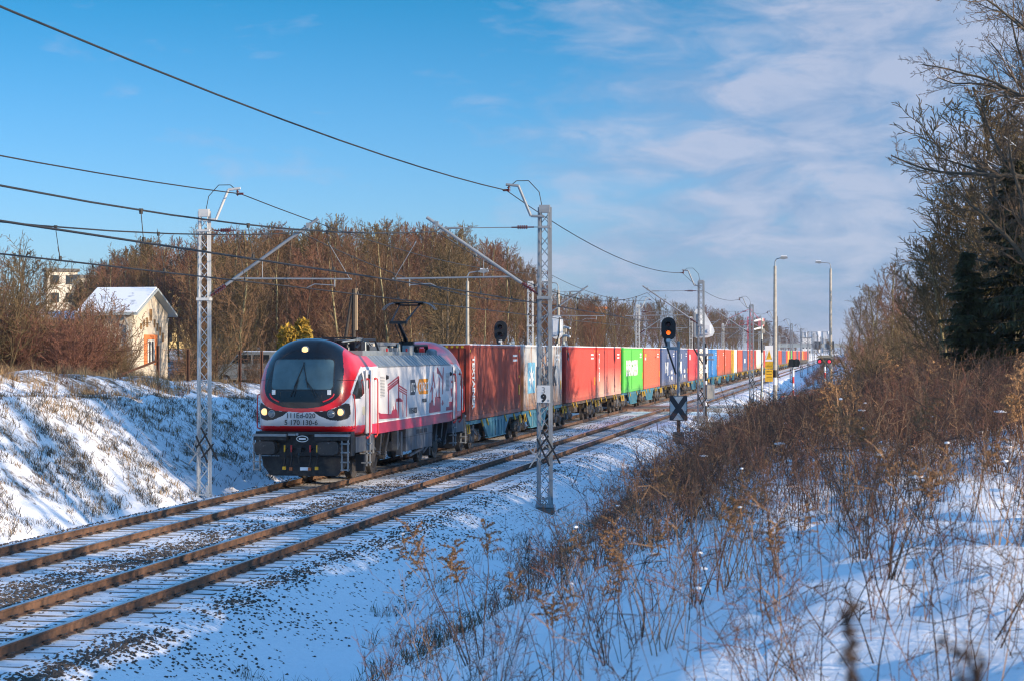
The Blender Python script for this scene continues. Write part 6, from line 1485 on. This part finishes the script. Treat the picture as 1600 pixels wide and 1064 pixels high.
# ---------------------------------------------------------------- ground cover, stuff
def tuft_field(n, seed, xr, yr, wfn, hr, blades, wr, mats, name, lab, power=1.0, lean=.5):
    nn = np.random.default_rng(seed); X, Y = [], []
    while len(X) < n:
        x = nn.uniform(*xr, 40000); y = yr[0] * (yr[1] / yr[0]) ** (nn.random(40000) ** power); k = nn.random(40000) < wfn(x, y); X += list(x[k]); Y += list(y[k])
    X, Y = np.array(X[:n]), np.array(Y[:n]); Z = ground(X, Y); m = blades
    bx = np.repeat(X, m) + nn.normal(0, .07, n * m); by = np.repeat(Y, m) + nn.normal(0, .07, n * m); bz = np.repeat(Z, m); H = np.repeat(nn.uniform(*hr, n), m) * nn.uniform(.4, 1, n * m)
    ax = nn.normal(0, lean, n * m) * H; ay = nn.normal(0, lean, n * m) * H; w = nn.uniform(*wr, n * m); a = nn.uniform(0, 6.28, n * m); wx, wy = w * np.cos(a), w * np.sin(a)
    b0 = np.stack([bx - wx, by - wy, bz - .03], -1); b1 = np.stack([bx + wx, by + wy, bz - .03], -1); m0 = np.stack([bx + ax * .4 - wx * .7, by + ay * .4 - wy * .7, bz + H * .6], -1); m1 = np.stack([bx + ax * .4 + wx * .7, by + ay * .4 + wy * .7, bz + H * .6], -1); tp = np.stack([bx + ax, by + ay, bz + H], -1)
    N = n * m; V = np.stack([b0, b1, m1, m0, tp], 1).reshape(-1, 3); i5 = np.arange(N) * 5
    Q = np.stack([i5, i5 + 1, i5 + 2, i5 + 3], -1); T = np.stack([i5 + 3, i5 + 2, i5 + 4], -1); mi = np.repeat(nn.integers(0, len(mats), n), m)
    tagp(link(name, np_mesh(name, V, [Q, T], mats, [mi, mi])), lab, 'grass' if 'grass' in name else 'undergrowth', kind='stuff')
M_gd = mat('dark dead grass', (0.075, 0.06, 0.045), .9); M_gt = mat('tan dead grass', (0.30, 0.20, 0.10), .9); M_gg = mat('dull green grass', (0.06, 0.07, 0.03), .9)
tuft_field(5200, 1, (-23, -18.6), (38, 110), lambda x, y: np.clip(.45 + .4 * vnoise(x * 1.1, y * .8), .05, 1), (.08, .3), 9, (.004, .010), [M_gd, M_gd, M_gt], 'bank_grass', 'dark dead grass tufts on the snowy left slope', lean=.8)
tuft_field(9000, 2, (-50, -26.5), (50, 125), lambda x, y: np.clip(.25 + .5 * vnoise(x * .6, y * .3) + .6 * smst(29, 34, -x), .0, 1), (.15, .7), 11, (.005, .012), [M_gt, M_gt, M_weed], 'terrace_grass', 'tan dead grass on the terrace before the fence', lean=.5)
tuft_field(1500, 4, (-8.4, -4.2), (20, 130), lambda x, y: np.clip(.03 + (.12 + .45 * smst(28, 55, y)) * smst(-7.0 + .7 * vnoise(x * .3, y * .25), -5.0, x) * smst(-.5, .8, vnoise(x * 1.3, y * .6)) + .1 * vnoise(x, y * .7), .0, 1), (.06, .32), 9, (.003, .007), [M_gd, M_gg, M_gd], 'ditch_grass', 'dark weeds along the foot of the right bank', lean=.7)
def herb_field(n, seed, hr, name, lab, m_, cond, D0=9.5, D1=110, branches=5, rr=(.0014, .0034)):
    nn = np.random.default_rng(seed); X, Y = [], []
    while len(X) < n:
        u = nn.uniform(600, 1720, 20000); D = 1 / nn.uniform(1 / D1, 1 / D0, 20000); D = np.where(nn.random(20000) < .9, nn.uniform(20, D1, 20000), D); a = (u - 800) / 3145
        x = -math.sin(THETA) * D + math.cos(THETA) * a * D; y = math.cos(THETA) * D + math.sin(THETA) * a * D; k = nn.random(20000) < cond(x, y, D); X += list(x[k]); Y += list(y[k])
    X, Y = np.array(X[:n]), np.array(Y[:n]); Z = ground(X, Y); H = nn.uniform(*hr, n) * np.where(X < -4.5, .55, 1) * (1 + .3 * smst(20, 60, Y))
    UU, DD = bearing(X, Y); H = np.minimum(H, crest_room(UU, DD, Z) * nn.uniform(.75, 1.15, n)); k = H > .12; X, Y, Z, H = X[k], Y[k], Z[k], H[k]; n = len(X); p = np.stack([X, Y, Z - .05], -1); ln = nn.normal(0, .28, (n, 2)); P0, P1, R0, R1 = [], [], [], []; ns = 4; r0 = nn.uniform(*rr, n) * (1 + Y / 45)
    pts = [p]
    for i in range(ns):
        ln = ln + nn.normal(0, .13, (n, 2)); q = pts[-1] + np.stack([ln[:, 0] * H / ns, ln[:, 1] * H / ns, H / ns], -1); P0.append(pts[-1]); P1.append(q); R0.append(r0 * (1 - .18 * i)); R1.append(r0 * (1 - .18 * (i + 1))); pts.append(q)
    for b in range(branches):
        f = nn.uniform(.35, 1, n) * ns; i = np.minimum(f.astype(int), ns - 1); fr = (f - i)[:, None]; PP = np.stack(pts); base = PP[i, np.arange(n)] * (1 - fr) + PP[i + 1, np.arange(n)] * fr
        d = nn.normal(0, 1, (n, 3)); d[:, 2] = np.abs(d[:, 2]) * .7 + .5; d /= np.linalg.norm(d, axis=1, keepdims=True); l = (H * nn.uniform(.1, .3, n))[:, None]; mid = base + d * l * .6; d2 = d + nn.normal(0, .35, (n, 3)); tip = mid + d2 * l * .5
        P0 += [base, mid]; P1 += [mid, tip]; R0 += [r0 * .6, r0 * .5]; R1 += [r0 * .5, r0 * .3]
        for c in range(2):
            d3 = d + nn.normal(0, .8, (n, 3)); P0.append(mid); P1.append(mid + d3 * l * .35); R0.append(r0 * .45); R1.append(r0 * .55)
    V, F = tubes(np.concatenate(P0), np.concatenate(P1), np.concatenate(R0), np.concatenate(R1), 3)
    tagp(link(name, np_mesh(name, V, [F], [m_])), lab, 'undergrowth', kind='stuff')
def hd(x, y, D, a=1.0): return np.clip((.05 + .95 * smst(-5.3, -2.2, x)) * (.22 + .78 * smst(14, 42, D)) * (.45 + 1.1 * smst(-.2, .9, vnoise(x * .9, y * .35))), 0, 1) * (x > -5.9) * (x < 9) * ~((y > 118) & (x < -2.5)) * a
herb_field(3600, 11, (.45, 1.15), 'withered_undergrowth', 'brown withered stalks crowding the right bank', M_weed, hd)
herb_field(1900, 12, (.4, 1.0), 'reddish_undergrowth', 'reddish withered stalks crowding the right bank', M_bushr, hd)
herb_field(1100, 13, (.5, 1.25), 'tan_undergrowth', 'tan dry stalks crowding the right bank', M_tan, hd)
herb_field(1100, 15, (.5, 1.25), 'dark_stalks', 'thick dark dead stalks standing among the brown herbs', M_weedd, hd, rr=(.002, .005))
herb_field(1300, 14, (.2, .6), 'dark_undergrowth', 'dark low weeds along the right bank foot', M_weedd, lambda x, y, D: np.clip((.2 + .55 * smst(28, 55, y)) * smst(-6.6 + .8 * vnoise(x * .3, y * .25), -5.0, x) * (1 - smst(-4.6, -1.6, x)) * smst(-.4, .9, vnoise(x * 1.1 + 5, y * .5)) + .08, 0, 1) * (x > -6.2) * (x < 8) * ~((y > 118) & (x < -2.5)))
# clumps of snow resting on the herbs
nn = random.Random(9); mb = MB()
for i in range(110):
    u = nn.uniform(950, 1640); D = nn.uniform(14, 95); x, y = ray(u, D)
    if x < -5 or x > 9: continue
    z = gz(x, y) + nn.uniform(.15, .8); r_ = nn.uniform(.015, .035) * (1 + D / 80)
    mb.sphere((x, y, z), r_, 6, 0, (nn.uniform(1, 2.6), nn.uniform(1, 1.6), .45))
tagp(mb.build('snow_clumps', M_snow), 'small clumps of snow caught in the withered herbs', 'snow', kind='stuff')
# ---------------------------------------------------------------- air
HAZE = 0.0001
if HAZE > 0:
    mb = MB(); mb.bb(-1550, 1550, -70, 3450, -4, 60)
    mh = bpy.data.materials.new('haze'); mh.use_nodes = True; n = mh.node_tree.nodes; n.remove(n['Principled BSDF']); pv = n.new('ShaderNodeVolumePrincipled')
    pv.inputs['Color'].default_value = (.72, .82, .98, 1); pv.inputs['Density'].default_value = HAZE; pv.inputs['Anisotropy'].default_value = .3
    mh.node_tree.links.new(pv.outputs[0], n['Material Output'].inputs['Volume'])
    tagp(mb.build('haze', mh), 'thin pale haze over the whole scene', 'haze', kind='stuff')
